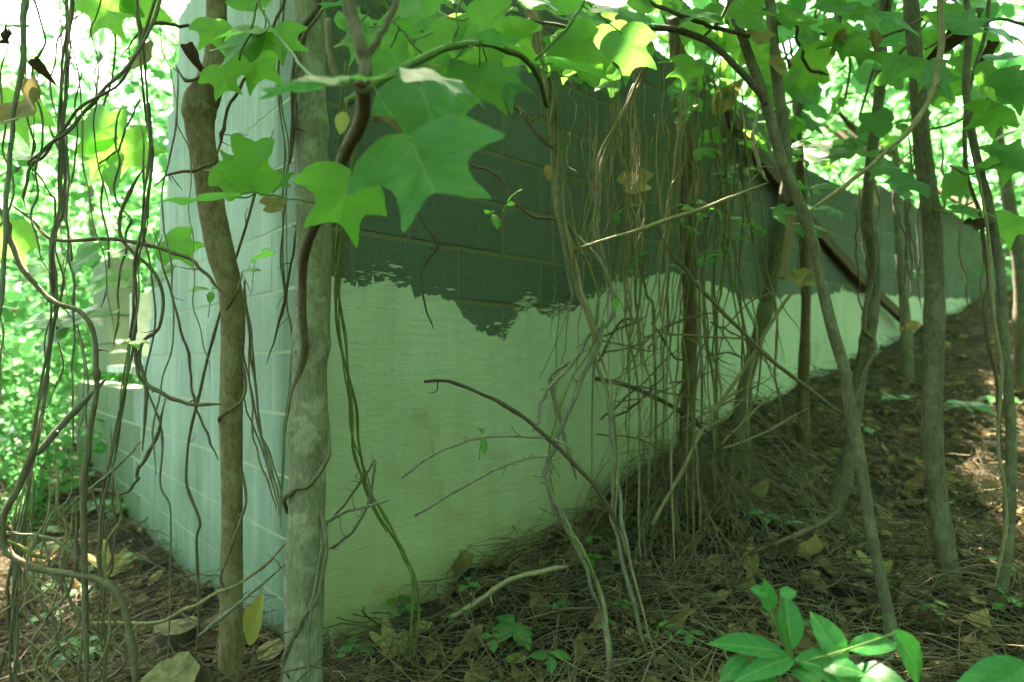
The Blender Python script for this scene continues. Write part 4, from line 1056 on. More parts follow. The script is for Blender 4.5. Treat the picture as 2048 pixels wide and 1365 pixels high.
leafy('leafy_branch', 'pale green lobed leaves on thin stalks between the two trunks, upper spray',
      [([(545, -120), (520, 0), (560, 80), (600, 130), (660, 170)], [1.2, 1.2, 1.15, 1.05, .9], 3, 'stem_green'), ([(520, 0), (500, 60), (480, 120)], 1.25, 2, 'stem_green')],
      [(535, 62, 1.25, 125, (-1, -.1, -.02), (0, -.45, .85), 'lit', (528, 20, 1.2)), (520, 70, 1.3, 120, (-.85, -.1, -.5), (0, -.7, .6), 'leaf', (540, 50, 1.2)),
       (545, 60, 1.3, 80, (.55, .1, -.7), (0, -.8, .4), 'lit', (545, 55, 1.2)), (500, 88, 1.4, 95, (.3, .1, -.9), (0, -.9, .3), 'lit', (505, 50, 1.25)),
       (440, 130, 1.45, 70, (.2, .1, -.8), (0, -.9, .3), 'lit'), (520, 15, 1.35, 90, (-.6, -.1, .6), (0, -.7, .6), 'lit', (520, 0, 1.2)), (430, 40, 1.4, 70, (-.2, 0, -.9), (0, -.9, .2), 'lit')])
leafy('leafy_branch', 'lower pale green leaf spray crossing in front of the crooked trunk',
      [([(630, 405), (560, 395), (510, 385), (470, 392)], 1.3, 1.8, 'stem_green')],
      [(480, 395, 1.3, 150, (-1, -.25, -.10), (0, -.22, .95), 'leaf', (510, 385, 1.3)), (508, 385, 1.35, 110, (.1, -.4, .8), (0, -.7, .5), 'lit'), (500, 345, 1.4, 85, (-.6, -.1, .2), (0, -.7, .5), 'lit', (510, 385, 1.3)),
       (535, 365, 1.4, 60, (.9, -.1, .1), (0, -.7, .5), 'lit'), (440, 330, 1.45, 70, (.3, .1, -.5), (0, -.9, .2), 'lit'), (470, 320, 1.5, 70, (.1, .1, -.8), (0, -.9, .2), 'lit')])
leafy('leafy_branch', 'backlit round-lobed leaves in the tangle between the vine ropes',
      [([(280, 200), (240, 290), (236, 300), (200, 330)], 1.9, 2.0, 'stem_green')],
      [(232, 280, 1.9, 110, (-.7, .1, .5), (0, -.9, .3), 'lit', (236, 290, 1.9)), (240, 300, 1.9, 115, (-.75, .1, -.35), (0, -.9, .3), 'lit', (236, 300, 1.9)), (235, 285, 1.95, 90, (.7, .2, -.3), (0, -.9, .3), 'lit'),
       (215, -10, 1.7, 100, (-.1, .1, -.9), (0, -.9, .3), 'lit'), (270, -20, 1.7, 80, (.4, .1, -.8), (0, -.9, .3), 'lit'), (60, 55, 1.4, 75, (-1, -.1, .0), (0, -.4, .8), 'leaf'), (85, 320, 1.5, 95, (-1, -.2, .12), (0, -.4, .8), 'leaf'),
       (40, 190, 1.8, 110, (-.3, .1, -.9), (0, -.9, .2), 'lit'), (30, 440, 1.8, 110, (-.2, .1, -.8), (0, -.9, .3), 'lit')])
leafy('leafy_branch', 'green three-part leaf spray hanging low in the tangle by the sill',
      [([(60, 560), (120, 610), (150, 640)], 1.6, 1.6, 'stem_green')],
      [(140, 640, 1.6, 85, (-1, -.2, .1), (0, -.4, .8), 'leaf'), (140, 635, 1.6, 85, (1, -.1, .1), (0, -.5, .8), 'leaf'), (135, 650, 1.6, 70, (-.7, -.2, -.5), (0, -.6, .7), 'leaf'), (150, 520, 1.7, 80, (.9, -.1, .3), (0, -.7, .6), 'lit'),
       (110, 540, 1.9, 100, (-.8, 0, -.1), (0, -.6, .7), 'lit'), (180, 570, 2.0, 80, (.8, 0, .2), (0, -.6, .7), 'lit'), (330, 480, 1.9, 80, (.7, .1, -.3), (0, -.8, .5), 'lit'), (290, 500, 1.9, 85, (-.9, 0, .1), (0, -.5, .8), 'lit'), (345, 540, 1.9, 85, (-.8, 0, -.2), (0, -.6, .7), 'lit')])
leafy('leafy_branch', 'long arched dark branch bearing lobed leaves above the reddish trunk',
      [([(1092, 84), (1160, 78), (1240, 66), (1310, 58), (1370, 66), (1425, 90), (1480, 140), (1520, 185), (1528, 210)], 1.6, (5, 7), 'twig_dark'),
       ([(1280, 0), (1360, 30), (1440, 58), (1500, 75)], 1.6, 4, 'twig_dark'), ([(1400, 82), (1440, 40), (1470, -30)], 1.6, 3, 'twig_dark')],
      [(1150, 20, 1.55, 98, (.6, -.1, -.4), (0, -.7, .6), 'leaf'), (1230, 40, 1.6, 101, (.8, -.1, -.3), (0, -.6, .7), 'leaf'), (1310, 20, 1.6, 86, (-.3, 0, .6), (0, -.8, .5), 'lit'), (1290, 75, 1.6, 74, (-.6, 0, -.5), (0, -.8, .4), 'lit'),
       (1370, 40, 1.7, 86, (.5, .1, -.4), (0, -.8, .4), 'lit'), (1430, 30, 1.6, 94, (-.8, -.1, .0), (0, -.6, .7), 'leaf'), (1470, 40, 1.6, 86, (.6, -.1, .3), (0, -.7, .5), 'lit'), (1500, 90, 1.7, 70, (.5, .1, -.7), (0, -.9, .3), 'lit'),
       (1520, 60, 1.65, 48, (-.2, 0, -.9), (0, -.9, .2), ('tan', 0)), (1545, 110, 1.68, 56, (.1, .1, -.9), (.1, -.9, .2), ('tan', 2)), (1390, 120, 1.8, 62, (-.5, 0, -.5), (0, -.8, .4), 'lit')])
leafy('leafy_branch', 'spray of big green lobed leaves around the tall grey sapling top',
      [([(1845, 40), (1800, 60), (1720, 80), (1640, 70)], 1.8, 3, 'vine_brown'), ([(1850, 100), (1920, 60), (1990, 40), (2060, 50)], 1.75, 3, 'vine_brown'), ([(1860, 260), (1920, 240), (2000, 180), (2060, 160)], 1.75, 2.5, 'stem_green')],
      [(1560, 30, 1.7, 88, (.6, -.1, -.3), (0, -.7, .6), 'lit'), (1640, 20, 1.7, 94, (.7, -.1, .0), (0, -.6, .7), 'leaf'), (1620, 90, 1.8, 80, (.2, .1, -.9), (0, -.9, .3), 'lit'), (1700, 60, 1.75, 77, (-.5, .0, -.6), (0, -.8, .4), 'lit'),
       (1690, 60, 1.75, 47, (-.4, 0, -.8), (0, -.9, .1), ('tan', 1)), (1740, 60, 1.75, 47, (.4, 0, -.7), (0, -.9, .1), ('tan', 1)), (1760, 30, 1.7, 88, (.8, -.1, -.2), (0, -.6, .7), 'leaf'), (1740, 100, 1.8, 61, (-.7, -.1, -.4), (0, -.7, .6), 'lit'),
       (1850, 140, 1.6, 80, (.7, -.1, -.5), (0, -.8, .4), 'leaf'), (1870, 130, 1.7, 74, (-.7, -.1, -.4), (0, -.7, .5), 'lit'), (1900, 60, 1.6, 80, (.6, -.1, .3), (0, -.7, .6), 'leaf'), (1980, 60, 1.6, 80, (.8, -.1, -.2), (0, -.6, .7), 'blue'),
       (1960, 170, 1.65, 101, (.75, -.1, .1), (0, -.85, .4), 'lit'), (2040, 140, 1.6, 88, (-.1, .1, -.9), (0, -.9, .3), 'leaf'), (1980, 120, 1.6, 67, (.9, -.1, .2), (0, -.5, .8), 'blue'), (1990, 210, 1.7, 74, (-.4, .1, -.8), (0, -.85, .4), 'lit'),
       (1540, 75, 1.9, 67, (-.5, 0, -.3), (0, -.8, .5), 'lit'), (1590, 130, 1.9, 61, (.5, 0, -.5), (0, -.8, .5), 'lit'), (1800, 110, 1.9, 67, (-.3, 0, -.8), (0, -.8, .5), 'leaf'), (1930, 20, 1.8, 74, (-.7, 0, -.2), (0, -.7, .5), 'lit')])
leafy('leafy_branch', 'drooping lobed leaves beside the lower stem at the slope edge',
      [([(1900, 330), (1940, 350), (1990, 330), (2050, 300)], 1.8, 2.2, 'stem_green'), ([(1870, 420), (1900, 425), (1945, 405)], 1.75, 2, 'stem_green')],
      [(2040, 310, 1.8, 85, (-.7, -.1, -.4), (0, -.7, .5), 'lit'), (2000, 320, 1.8, 76, (.5, -.1, .3), (0, -.7, .5), 'lit'), (1830, 360, 1.9, 76, (-.6, -.1, -.2), (0, -.6, .6), 'leaf'), (1900, 345, 1.85, 85, (.5, 0, -.6), (0, -.7, .5), 'lit'),
       (1905, 420, 1.75, 72, (.8, -.2, .05), (0, -.4, .8), 'lit'), (1790, 330, 2.2, 68, (-.8, 0, -.1), (0, -.6, .7), 'leaf'), (1780, 370, 2.1, 68, (.6, 0, -.3), (0, -.6, .7), 'lit'), (1700, 300, 2.4, 60, (-.8, 0, -.2), (0, -.5, .8), 'leaf'), (1720, 310, 2.3, 60, (.8, 0, .1), (0, -.5, .8), 'lit'),
       (2030, 430, 2.0, 68, (-.3, 0, -.6), (0, -.8, .4), 'lit')])
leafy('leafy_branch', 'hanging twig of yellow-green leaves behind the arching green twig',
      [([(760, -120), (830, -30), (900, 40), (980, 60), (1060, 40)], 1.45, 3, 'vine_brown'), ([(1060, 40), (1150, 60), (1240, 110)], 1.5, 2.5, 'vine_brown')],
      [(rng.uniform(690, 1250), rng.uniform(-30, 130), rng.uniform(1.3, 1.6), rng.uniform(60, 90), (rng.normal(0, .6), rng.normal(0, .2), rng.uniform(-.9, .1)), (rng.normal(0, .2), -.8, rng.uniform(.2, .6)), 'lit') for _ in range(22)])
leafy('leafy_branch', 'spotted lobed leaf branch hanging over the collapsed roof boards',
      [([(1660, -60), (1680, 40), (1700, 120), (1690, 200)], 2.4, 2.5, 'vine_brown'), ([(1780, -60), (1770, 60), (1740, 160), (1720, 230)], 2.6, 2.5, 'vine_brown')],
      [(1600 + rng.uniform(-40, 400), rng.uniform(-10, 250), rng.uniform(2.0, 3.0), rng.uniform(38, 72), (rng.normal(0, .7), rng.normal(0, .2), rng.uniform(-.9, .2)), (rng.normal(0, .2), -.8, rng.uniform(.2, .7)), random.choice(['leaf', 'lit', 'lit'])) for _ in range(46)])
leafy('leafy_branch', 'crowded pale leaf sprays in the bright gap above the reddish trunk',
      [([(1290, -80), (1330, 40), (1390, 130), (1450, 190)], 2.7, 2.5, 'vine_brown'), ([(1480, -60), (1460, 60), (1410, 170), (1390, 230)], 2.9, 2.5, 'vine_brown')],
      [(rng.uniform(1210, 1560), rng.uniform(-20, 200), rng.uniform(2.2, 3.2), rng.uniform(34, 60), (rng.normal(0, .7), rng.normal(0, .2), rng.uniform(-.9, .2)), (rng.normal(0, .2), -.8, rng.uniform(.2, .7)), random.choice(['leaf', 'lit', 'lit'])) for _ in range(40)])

# dead leaves caught in the vines
for px, py, Z, sz, key, tip, lb in [(300, 80, 1.55, 90, 'tan', (.1, 0, -1), 'long tan dead leaf hanging point-down among the vines'),
                                    (380, 85, 1.5, 50, 'dark', (.15, -.2, -.9), 'crumpled dark brown leaf caught at the crooked trunk'),
                                    (45, 195, 1.4, 100, 'tan', (.8, -.1, -.6), 'curled tan leaf hanging in the outer vine rope'),
                                    (5, 80, 1.35, 46, 'dark', (.8, -.1, -.4), 'blackened shrivelled leaf beside the outermost vine'),
                                    (60, 120, 1.36, 40, 'dark', (.7, -.1, -.5), 'small blackened leaf scrap below the shrivelled one'),
                                    (1935, 30, 1.8, 75, 'dark', (-.4, -.1, -.8), 'dark withered leaf hanging at the slope edge stem'),
                                    (1975, 80, 1.8, 45, 'dark', (.1, -.1, -.8), 'small black withered leaf under the spray'),
                                    (1945, 440, 1.85, 40, 'dark', (0, -.1, -1), 'narrow withered leaf dangling on the wiry vine'),
                                    (550, 395, 1.7, 45, 'tan', (.1, -.1, -1), 'small papery tan leaf stuck on the pale wall near the corner'),
                                    (1268, 345, 2.3, 60, 'tan', (.1, -.1, -1), 'frayed tan leaf caught in the strands before the dark wall'),
                                    (1597, 540, 2.7, 42, 'tan', (.1, -.1, -1), 'yellowish leaf hung on the stick by the slanting stem'),
                                    (1840, 650, 3.6, 36, 'tan', (-1, -.1, -.2), 'yellowish leaf beside the tall sapling at plaster foot'),
                                    (1422, 230, 2.7, 70, 'tan', (.6, -.1, .6), 'tan leaf clump at the broken wall top'),
                                    (1095, 330, 1.7, 30, 'tan', (.1, -.1, -1), 'small tan scrap stuck on the dark wall')]:
    o = leaf_obj('dead_leaf', random.choice(LM[key]), P(px, py, Z), tip, (random.uniform(-.3, .3), -1, .2), sz / F * Z)
    tag(o, lb, 'leaf', 'dead leaves caught in the vines')

# creepers: small compound leaves climbing the vines
def creeper(label, px, py, Z, sz, n=5, lit=False, face=(0, -.5, .8), roll=0, group='creeper sprays', name='creeper_spray', stem=None):
    b = P(px, py, Z)
    o = empty(name, tuple(b), label, 'creeper', group)
    s = sz / F * Z
    fr = frame((math.sin(roll), -.35, math.cos(roll) * .4), face)
    for i in range(n):
        a = (i - (n - 1) / 2) * (R(150) / max(1, n - 1)) * (1.0 if n > 3 else 1.25)
        t = fr @ Vector((math.sin(a), math.cos(a), -.15))
        leaf_obj('leaflet', random.choice(LM['small_lit' if lit else 'small']), b + t * s * .05, t, fr @ Vector((0, 0, 1)), s * random.uniform(.8, 1.1) * (1 - .2 * abs(a)), o)
    st = stem or (px + random.uniform(-30, 30), py + random.uniform(30, 70), Z + .04)
    q = smooth_line([P(*st), (P(*st) + b) / 2 + Vector((0, 0, .01)), b], 4)
    MB().tube(q, .0011, 5).build('stem', M['stem_green'], o)
    return o
for lb, px, py, Z, sz, n, lit, roll in [
        ('bright three-part leaf on a thin stalk under the largest leaf', 1012, 410, 1.5, 45, 3, True, .2), ('narrow bright leaf pair pointing left under the largest leaf', 985, 425, 1.5, 75, 2, True, -1.4),
        ('pointed green leaf pair over the arched twig', 965, 870, 1.55, 62, 2, False, -.9), ('slim leaf pair reaching right over the plaster edge', 1235, 592, 1.6, 60, 2, True, 1.3),
        ('five-part creeper leaf on the strands at the plaster edge', 1262, 530, 2.3, 48, 5, False, .2), ('largest five-part creeper leaf on the reddish trunk', 1395, 515, 2.4, 62, 5, False, .8), ('creeper leaf below the largest one on the reddish trunk', 1375, 545, 2.4, 42, 5, False, -.5),
        ('dark creeper leaf behind the pale twig', 1440, 350, 2.5, 52, 5, False, .4), ('creeper leaf just under the wall top', 1350, 240, 2.5, 46, 5, False, .3), ('creeper leaf at reddish trunk, middle height', 1480, 365, 2.5, 60, 5, False, -.6),
        ('drooping dark creeper leaves beside the leaning sapling', 1545, 420, 2.3, 72, 5, False, .9), ('second drooping creeper leaf beside the leaning sapling', 1590, 450, 2.4, 64, 5, False, 1.4), ('small creeper leaf right of leaning sapling', 1500, 440, 2.6, 46, 4, False, -1.2),
        ('creeper leaf high on reddish trunk strands', 1420, 285, 2.6, 42, 5, False, 0), ('flat creeper leaf beside roof boards', 1690, 280, 2.6, 60, 5, False, 1.2), ('creeper leaf before the tall sapling at mid height', 1830, 545, 3.2, 42, 3, False, 1.4),
        ('faint creeper leaf left of the reddish trunk', 1235, 425, 2.3, 46, 3, False, .5), ('small light leaf between crooked trunk and corner', 510, 520, 1.8, 55, 4, True, .3), ('light leaf trio behind the crooked trunk', 425, 580, 1.85, 62, 3, True, -1.1), ('leaf pair at crooked trunk elbow', 480, 545, 1.8, 46, 3, True, .8)]:
    creeper(lb, px, py, Z, sz, n, lit, roll=roll)

for i, x0 in enumerate(across(20, 1330, 1640)):
    creeper(ORD[i] + ' from the left of the small creeper leaves dotting the thicket', x0, rng.uniform(210, 500), rng.uniform(2.1, 2.6), rng.uniform(34, 58), int(rng.integers(3, 6)), rng.random() < .4, roll=rng.uniform(-1.3, 1.3), group='small creeper leaves of the thicket')
for i, x0 in enumerate(across(14, 1640, 2040)):
    creeper(ORD[i] + ' from the left of the small green leaves before the roof boards', x0, rng.uniform(150, 420), rng.uniform(2.3, 3.4), rng.uniform(32, 56), int(rng.integers(3, 6)), rng.random() < .5, roll=rng.uniform(-1.3, 1.3), group='small green leaves before the roof boards')
# ------------------------------------------------------------------ ground plants
def seedling(label, px, py, sz, n=5, lit=False, h=.08, key=None):
    g = hit(px, py + 26)
    o = empty('seedling', tuple(g), label, 'seedling', 'seedlings in the litter')
    s = sz / F * g.y
    top = g + Vector((random.uniform(-.02, .02), -.01, h))
    MB().tube(smooth_line([g - Vector((0, 0, .02)), (g + top) / 2 + Vector((.006, 0, 0)), top], 4), .0012, 5).build('stem', M['stem_green'], o)
    for i in range(n):
        a = i / n * 6.283 + random.uniform(-.3, .3)
        t = Vector((math.cos(a), math.sin(a), random.uniform(-.25, .2)))
        leaf_obj('leaf', random.choice(LM[key or ('small_lit' if lit else 'small')]), top - Vector((0, 0, random.uniform(0, h * .3))), t, (t.x * -.2, -.3, 1), s * random.uniform(.7, 1.1), o, 1.35)
    return o
for lb, px, py, sz, n, lit in [('three-leaved seedling right of the pale trunk foot', 712, 1300, 55, 3, False), ('leafy compound seedling before the twisted tan vines', 1035, 1275, 58, 6, False), ('small blue-green seedling beside the compound one', 975, 1290, 34, 4, False),
                               ('low seedling near the bottom under the compound one', 1115, 1330, 44, 4, False), ('seedling with yellow-edged leaves under the plaster', 790, 1205, 40, 4, True), ('seedling by the large tan leaf below the plaster', 945, 1180, 26, 3, False),
                               ('seedling left of the tan leaf by the pale trunk', 815, 1225, 34, 4, False), ('single seedling on bare litter below the plaster', 925, 1230, 32, 3, False), ('slope seedling left of tall sapling', 1790, 790, 46, 5, False), ('slope seedling right of tall sapling', 1925, 800, 52, 6, False),
                               ('small slope seedling beyond tall sapling', 1985, 785, 42, 5, False), ('seedling at leaning sapling middle', 1728, 850, 34, 4, False), ('seedling below leaning sapling middle', 1720, 735, 24, 4, True), ('seedling at the edge stem low on slope', 2000, 1220, 40, 4, False),
                               ('seedling in the tangle left of the kinked vine', 130, 1010, 52, 4, True), ('pale seedling at the outer tangle foot', 90, 1145, 48, 5, False), ('seedling between the tangle and side wall', 195, 1130, 36, 4, True), ('seedling under the sagging vine by the wall foot', 275, 1115, 30, 4, False),
                               ('broad seedling in front of the tangle near stumps', 150, 1300, 60, 4, False), ('seedling near the wall foot beyond the tangle', 190, 930, 46, 5, False), ('blue-green seedling by the sill', 240, 760, 40, 4, False), ('seedling row end at the side wall foot', 205, 1000, 40, 5, False),
                               ('upright leaf seedling in the outer tangle', 85, 1055, 44, 3, False), ('seedling under the reddish trunk thicket', 1275, 1045, 34, 3, False)]:
    seedling(lb, px, py, sz, n, lit)
for i, x0 in enumerate(across(16, 5, 260)):
    seedling(ORD[i] + ' from the left of the low green sprouts in the tangle litter', x0, rng.uniform(900, 1320), rng.uniform(26, 48), int(rng.integers(3, 6)), rng.random() < .4)
for i, x0 in enumerate(across(16, 1080, 2030)):
    seedling(ORD[i] + ' from the left of the tiny green sprigs dotting the slope litter', x0, rng.uniform(max(820, 1560 - x0 * .42), 1300), rng.uniform(20, 36), int(rng.integers(3, 6)), rng.random() < .3)
# broad-leaved shrub close to the camera
def shrub(label, root, leaves, Z):
    g = P(root[0], root[1], Z); gz = float(gh(g.x, g.y))
    o = empty('shrub', (g.x, g.y, gz), label, 'shrub')
    MB().tube(smooth_line([(g.x + .03, g.y + .02, gz - .03), (g.x + .01, g.y, (gz + g.z) / 2), tuple(g)], 5), .004, 7).build('stem', M['twig_dark'], o)
    for bx, by, tx, ty, wpx, k, nr, dz in leaves:
        b = P(bx, by, Z); t = P(tx, ty, Z + dz)
        d = t - b; L = d.length
        lf = leaf_obj('leaf', LM['shrub'][k], b, d, nr, L, o, (wpx / F * Z) / (L * .57))
        MB().tube(smooth_line([g, (g + b) / 2 + Vector((0, 0, -.004)), b + d * .05], 3), .0016, 5).build('petiole', M['stem_green'], lf)
shrub('bright green broad-leaved shrub in the near lower corner', (1590, 1330),
      [(1580, 1300, 1577, 1188, 56, 0, (.1, -1, .35), .02), (1567, 1306, 1424, 1278, 48, 0, (0, -.6, .8), -.02), (1586, 1314, 1496, 1342, 44, 1, (0, -.7, .7), -.05), (1690, 1330, 1626, 1222, 62, 0, (.25, -1, .3), .03),
       (1590, 1318, 1838, 1385, 84, 2, (.05, -.55, .85), -.03), (1695, 1302, 1806, 1276, 46, 0, (0, -.6, .8), .05), (1786, 1262, 1874, 1372, 66, 1, (.2, -.8, .6), -.02), (1588, 1338, 1642, 1366, 46, 0, (0, -.6, .8), -.05),
       (1540, 1225, 1532, 1160, 34, 0, (0, -1, .4), .0), (1535, 1190, 1502, 1176, 26, 0, (0, -.6, .8), 0), (1560, 1190, 1594, 1182, 28, 0, (0, -.6, .8), 0), (1494, 1316, 1446, 1358, 38, 1, (0, -.8, .6), -.02), (1640, 1330, 1720, 1330, 50, 1, (0, -.5, .8), -.03), (1700, 1345, 1800, 1345, 60, 1, (.1, -.6, .8), -.06), (1545, 1340, 1500, 1385, 46, 1, (0, -.8, .6), -.04)], .88)
shrub('second bright shrub cut off at the bottom corner', (2050, 1400),
      [(2060, 1330, 1910, 1380, 70, 1, (0, -.55, .85), -.03), (2080, 1350, 1950, 1390, 56, 2, (0, -.6, .8), -.06), (2040, 1370, 1990, 1305, 40, 0, (.3, -.8, .6), .02)], .85)

# ------------------------------------------------------------------ stumps
def stump(label, px, py, r, h, tilt, cut=.35, Z=None):
    g = hit(px, py) if Z is None else P(px, py, Z)
    o = empty('tree_stump', tuple(g), label, 'stump')
    n = 18; mb = MB(); vs = []
    ax = Vector(tilt).normalized()
    u = ax.orthogonal().normalized(); v = ax.cross(u)
    lev = [-.06, 0, h * .3, h * .65, h]
    for k, t in enumerate(lev):
        for i in range(n):
            a = i / n * 6.283
            rr = r * (1.25 if k == 0 else 1.08 if k == 1 else 1) * (1 + .07 * math.sin(3 * a + 1) + .05 * math.sin(7 * a + k) + random.uniform(-.02, .02))
            z = t + (cut * rr * math.cos(a) if k == len(lev) - 1 else 0) + (random.uniform(-.006, .006) if k == len(lev) - 1 else 0)
            vs.append(tuple(g + ax * z + u * rr * math.cos(a) + v * rr * math.sin(a)))
    f = [(k * n + i, k * n + (i + 1) % n, (k + 1) * n + (i + 1) % n, (k + 1) * n + i) for k in range(len(lev) - 1) for i in range(n)]
    mb.add(vs, f); mb.build('bark', M['stump'], o, smooth=True, origin=tuple(g))
    top = vs[-n:]; c = sum((Vector(t) for t in top), Vector()) / n
    vs2 = [tuple(c + Vector((0, 0, .004)))] + [tuple(c + (Vector(t) - c) * .55 + ax * random.uniform(-.003, .006)) for t in top] + [tuple(c + (Vector(t) - c) * .985 + ax * .002) for t in top]
    f2 = [(0, 1 + i, 1 + (i + 1) % n) for i in range(n)] + [(1 + i, 1 + n + i, 1 + n + (i + 1) % n, 1 + (i + 1) % n) for i in range(n)]
    MB().add(vs2, f2).build('cut_face', M['cutwood'], o, smooth=False, origin=tuple(c))
    return o
stump('wide dark rotten stump at the foot of the crooked trunk', 345, 1328, .066, .115, (.06, .10, 1), .12)
stump('narrow split stump between the two trunks', 522, 1352, .036, .085, (.35, -.1, .9), .5)
stump('pale sawn log piece lying before the wide stump', 352, 1385, .068, .055, (.05, -.6, .75), .1, 1.5)
stump('small sawn-off sapling stub beside the tall grey sapling', 1925, 1150, .022, .075, (.1, -.1, 1), .2)

# ------------------------------------------------------------------ fallen leaves
fl = [('large tan leaf lying at plaster foot, biggest on the litter', 925, 1150, 90, 'tan'), ('long curled tan leaf right of the biggest one at plaster foot', 985, 1140, 75, 'tan'), ('tan leaf lying by the compound seedling', 865, 1265, 60, 'tan'), ('curled tan leaf near the bottom between seedlings', 805, 1320, 60, 'tan'),
      ('pale leaf at the very bottom beside the pale trunk', 735, 1358, 60, 'tan'), ('yellow leaf among litter before compound seedling', 1010, 1335, 50, 'yellow'), ('orange-brown curled leaf between the tan vines', 1235, 1140, 62, 'dead'), ('tan leaf right of the descending tan vines', 1330, 1150, 60, 'tan'), ('round tan leaf low between the vine pairs', 1185, 1285, 45, 'tan'),
      ('brown jagged leaf right of the straight tan vines', 1325, 1280, 66, 'dead'), ('tan leaf on litter below the thicket', 1285, 1040, 50, 'tan'), ('tan leaf pair on the slope left of leaning sapling', 1610, 1125, 80, 'tan'), ('round grey-green fallen leaf on the slope', 1695, 1130, 60, 'tan'), ('curled tan leaf touching the leaning sapling', 1725, 1080, 48, 'tan'),
      ('tan leaf beside the tall sapling base', 1905, 985, 52, 'tan'), ('brown leaf between leaning sapling and tall sapling', 1785, 1050, 56, 'dead'), ('orange leaf left of the tall sapling', 1810, 990, 50, 'dead'), ('brown leaf on slope under the thicket', 1450, 1140, 60, 'dead'), ('tan leaf cluster leaf under the shrub tip', 1500, 1160, 60, 'tan'),
      ('tan leaf further down left of the shrub', 1420, 1215, 60, 'tan'), ('pale leaf before the shrub', 1520, 1235, 52, 'tan'), ('orange leaf at the slope edge stem', 2040, 1115, 58, 'dead'), ('brown leaf behind the edge stem', 1960, 1165, 72, 'dead'), ('small pale leaf lying behind the lettering-free litter', 1820, 1210, 34, 'tan'), ('tan leaf right of the leaning sapling foot', 1770, 1165, 50, 'tan'),
      ('dull leaf under the slope stick', 1590, 1000, 60, 'dead'), ('dull brown leaf mid slope', 1610, 960, 46, 'dead'), ('brown leaf near reddish trunk foot', 1420, 1000, 60, 'dead'), ('tan leaf in the thicket litter', 1510, 1010, 70, 'tan'), ('light leaf on upper slope', 1660, 850, 50, 'tan'), ('yellow-brown leaf at tall sapling on upper slope', 1900, 705, 50, 'tan'),
      ('tan leaf among vines by the tangle foot', 250, 1150, 60, 'tan'), ('pale leaf beside the side wall foot', 295, 1175, 52, 'tan'), ('brown leaf between tangle and stump', 240, 1215, 60, 'dead'), ('brown leaf by the wide stump', 400, 1265, 50, 'dead'), ('tan leaf behind the pale trunk foot', 665, 1285, 60, 'tan')]
fl[23] = ('small pale scrap of leaf on the litter left of the tall sapling', 1820, 1210, 34, 'tan')
for lb, px, py, sz, key in fl:
    g = hit(px, py)
    a = random.random() * 6.283
    nn = gnormal(np.array(g.x), np.array(g.y))
    o = leaf_obj('fallen_leaf', random.choice(LM[key]), g + Vector((0, 0, .018)), (math.cos(a), math.sin(a) - .1, .15), (nn[0] + random.uniform(-.3, .3), nn[1] - .25, 1), sz / F * g.y)
    tag(o, lb, 'leaf', 'fallen leaves on the litter')
o = leaf_obj('fallen_leaf', LM['yellow'][0], P(500, 1290, 1.72), (.12, .05, 1), (-.5, -1, .2), 105 / F * 1.72, None, .9)
tag(o, 'upright yellow-green leaf leaning on the pale wall between the trunks', 'leaf', 'fallen leaves on the litter')

# ------------------------------------------------------------------ litter
def scatter(n, x0, x1, y0, y1, near=1.0):
    x = rng.uniform(x0, x1, n * 3); y = y0 + (y1 - y0) * rng.random(n * 3) ** near
    keep = ~inside(x, y, .02)
    keep &= np.abs(x) < y * .95 + .6
    return x[keep][:n], y[keep][:n]
def straw(n, name, label, lmin, lmax, rmin, rmax, mat, lift=.03, curve=.12, tilt=.12):
    x, y = scatter(n, -4, 7, 1.0, 8.5, 1.6); n = len(x)
    z = gh(x, y) + np.abs(rng.normal(0, lift, n)) + .004
    yaw = rng.random(n) * 2 * np.pi
    nn = gnormal(x, y)
    d = np.stack([np.cos(yaw), np.sin(yaw), np.zeros(n)], 1)
    d = d - nn * (d * nn).sum(1)[:, None] + nn * rng.normal(0, tilt, n)[:, None]; d /= np.linalg.norm(d, axis=1)[:, None]
    sd = np.cross(d, nn); L = rng.uniform(lmin, lmax, n); r = rng.uniform(rmin, rmax, n)
    c = rng.normal(0, curve, n); cu = rng.normal(0, curve * .5, n)
    ts = np.linspace(-.5, .5, 5); rows = []
    for t in ts:
        p = np.stack([x, y, z], 1) + d * (L * t)[:, None] + sd * (c * L * (t * t * 4 - .5))[:, None] + nn * (cu * L * (t * t * 4 - .5))[:, None]
        for k in range(3):
            a = k * 2.094
            rows.append(p + (sd * math.cos(a) + nn * math.sin(a)) * (r * (1 - .6 * abs(t)))[:, None])
    v = np.stack(rows, 1).reshape(-1, 3); nv = 15
    q = np.array([(i * 3 + k, i * 3 + (k + 1) % 3, (i + 1) * 3 + (k + 1) % 3, (i + 1) * 3 + k) for i in range(4) for k in range(3)])
    f = (q[None] + (np.arange(n) * nv)[:, None, None]).reshape(-1, 4)
    me = raw_mesh(name, v, f, np.zeros((len(v), 2)), np.repeat(rng.random(n), nv), M[mat])
    return tag(put(bpy.data.objects.new(name, me)), label, 'litter', kind='stuff')
straw(5000, 'pale_straw_litter', 'pale bleached grass stalks lying over the litter', .08, .30, .0007, .0016, 'vine_tan', .045, .2, .16)
straw(18000, 'straw_litter', 'brown needles and dry stalks matted over the forest floor', .06, .22, .0008, .0019, 'straw')
straw(6500, 'twig_litter', 'thin fallen twigs strewn over the slope', .15, .5, .0012, .0034, 'straw', .055, .22, .22)
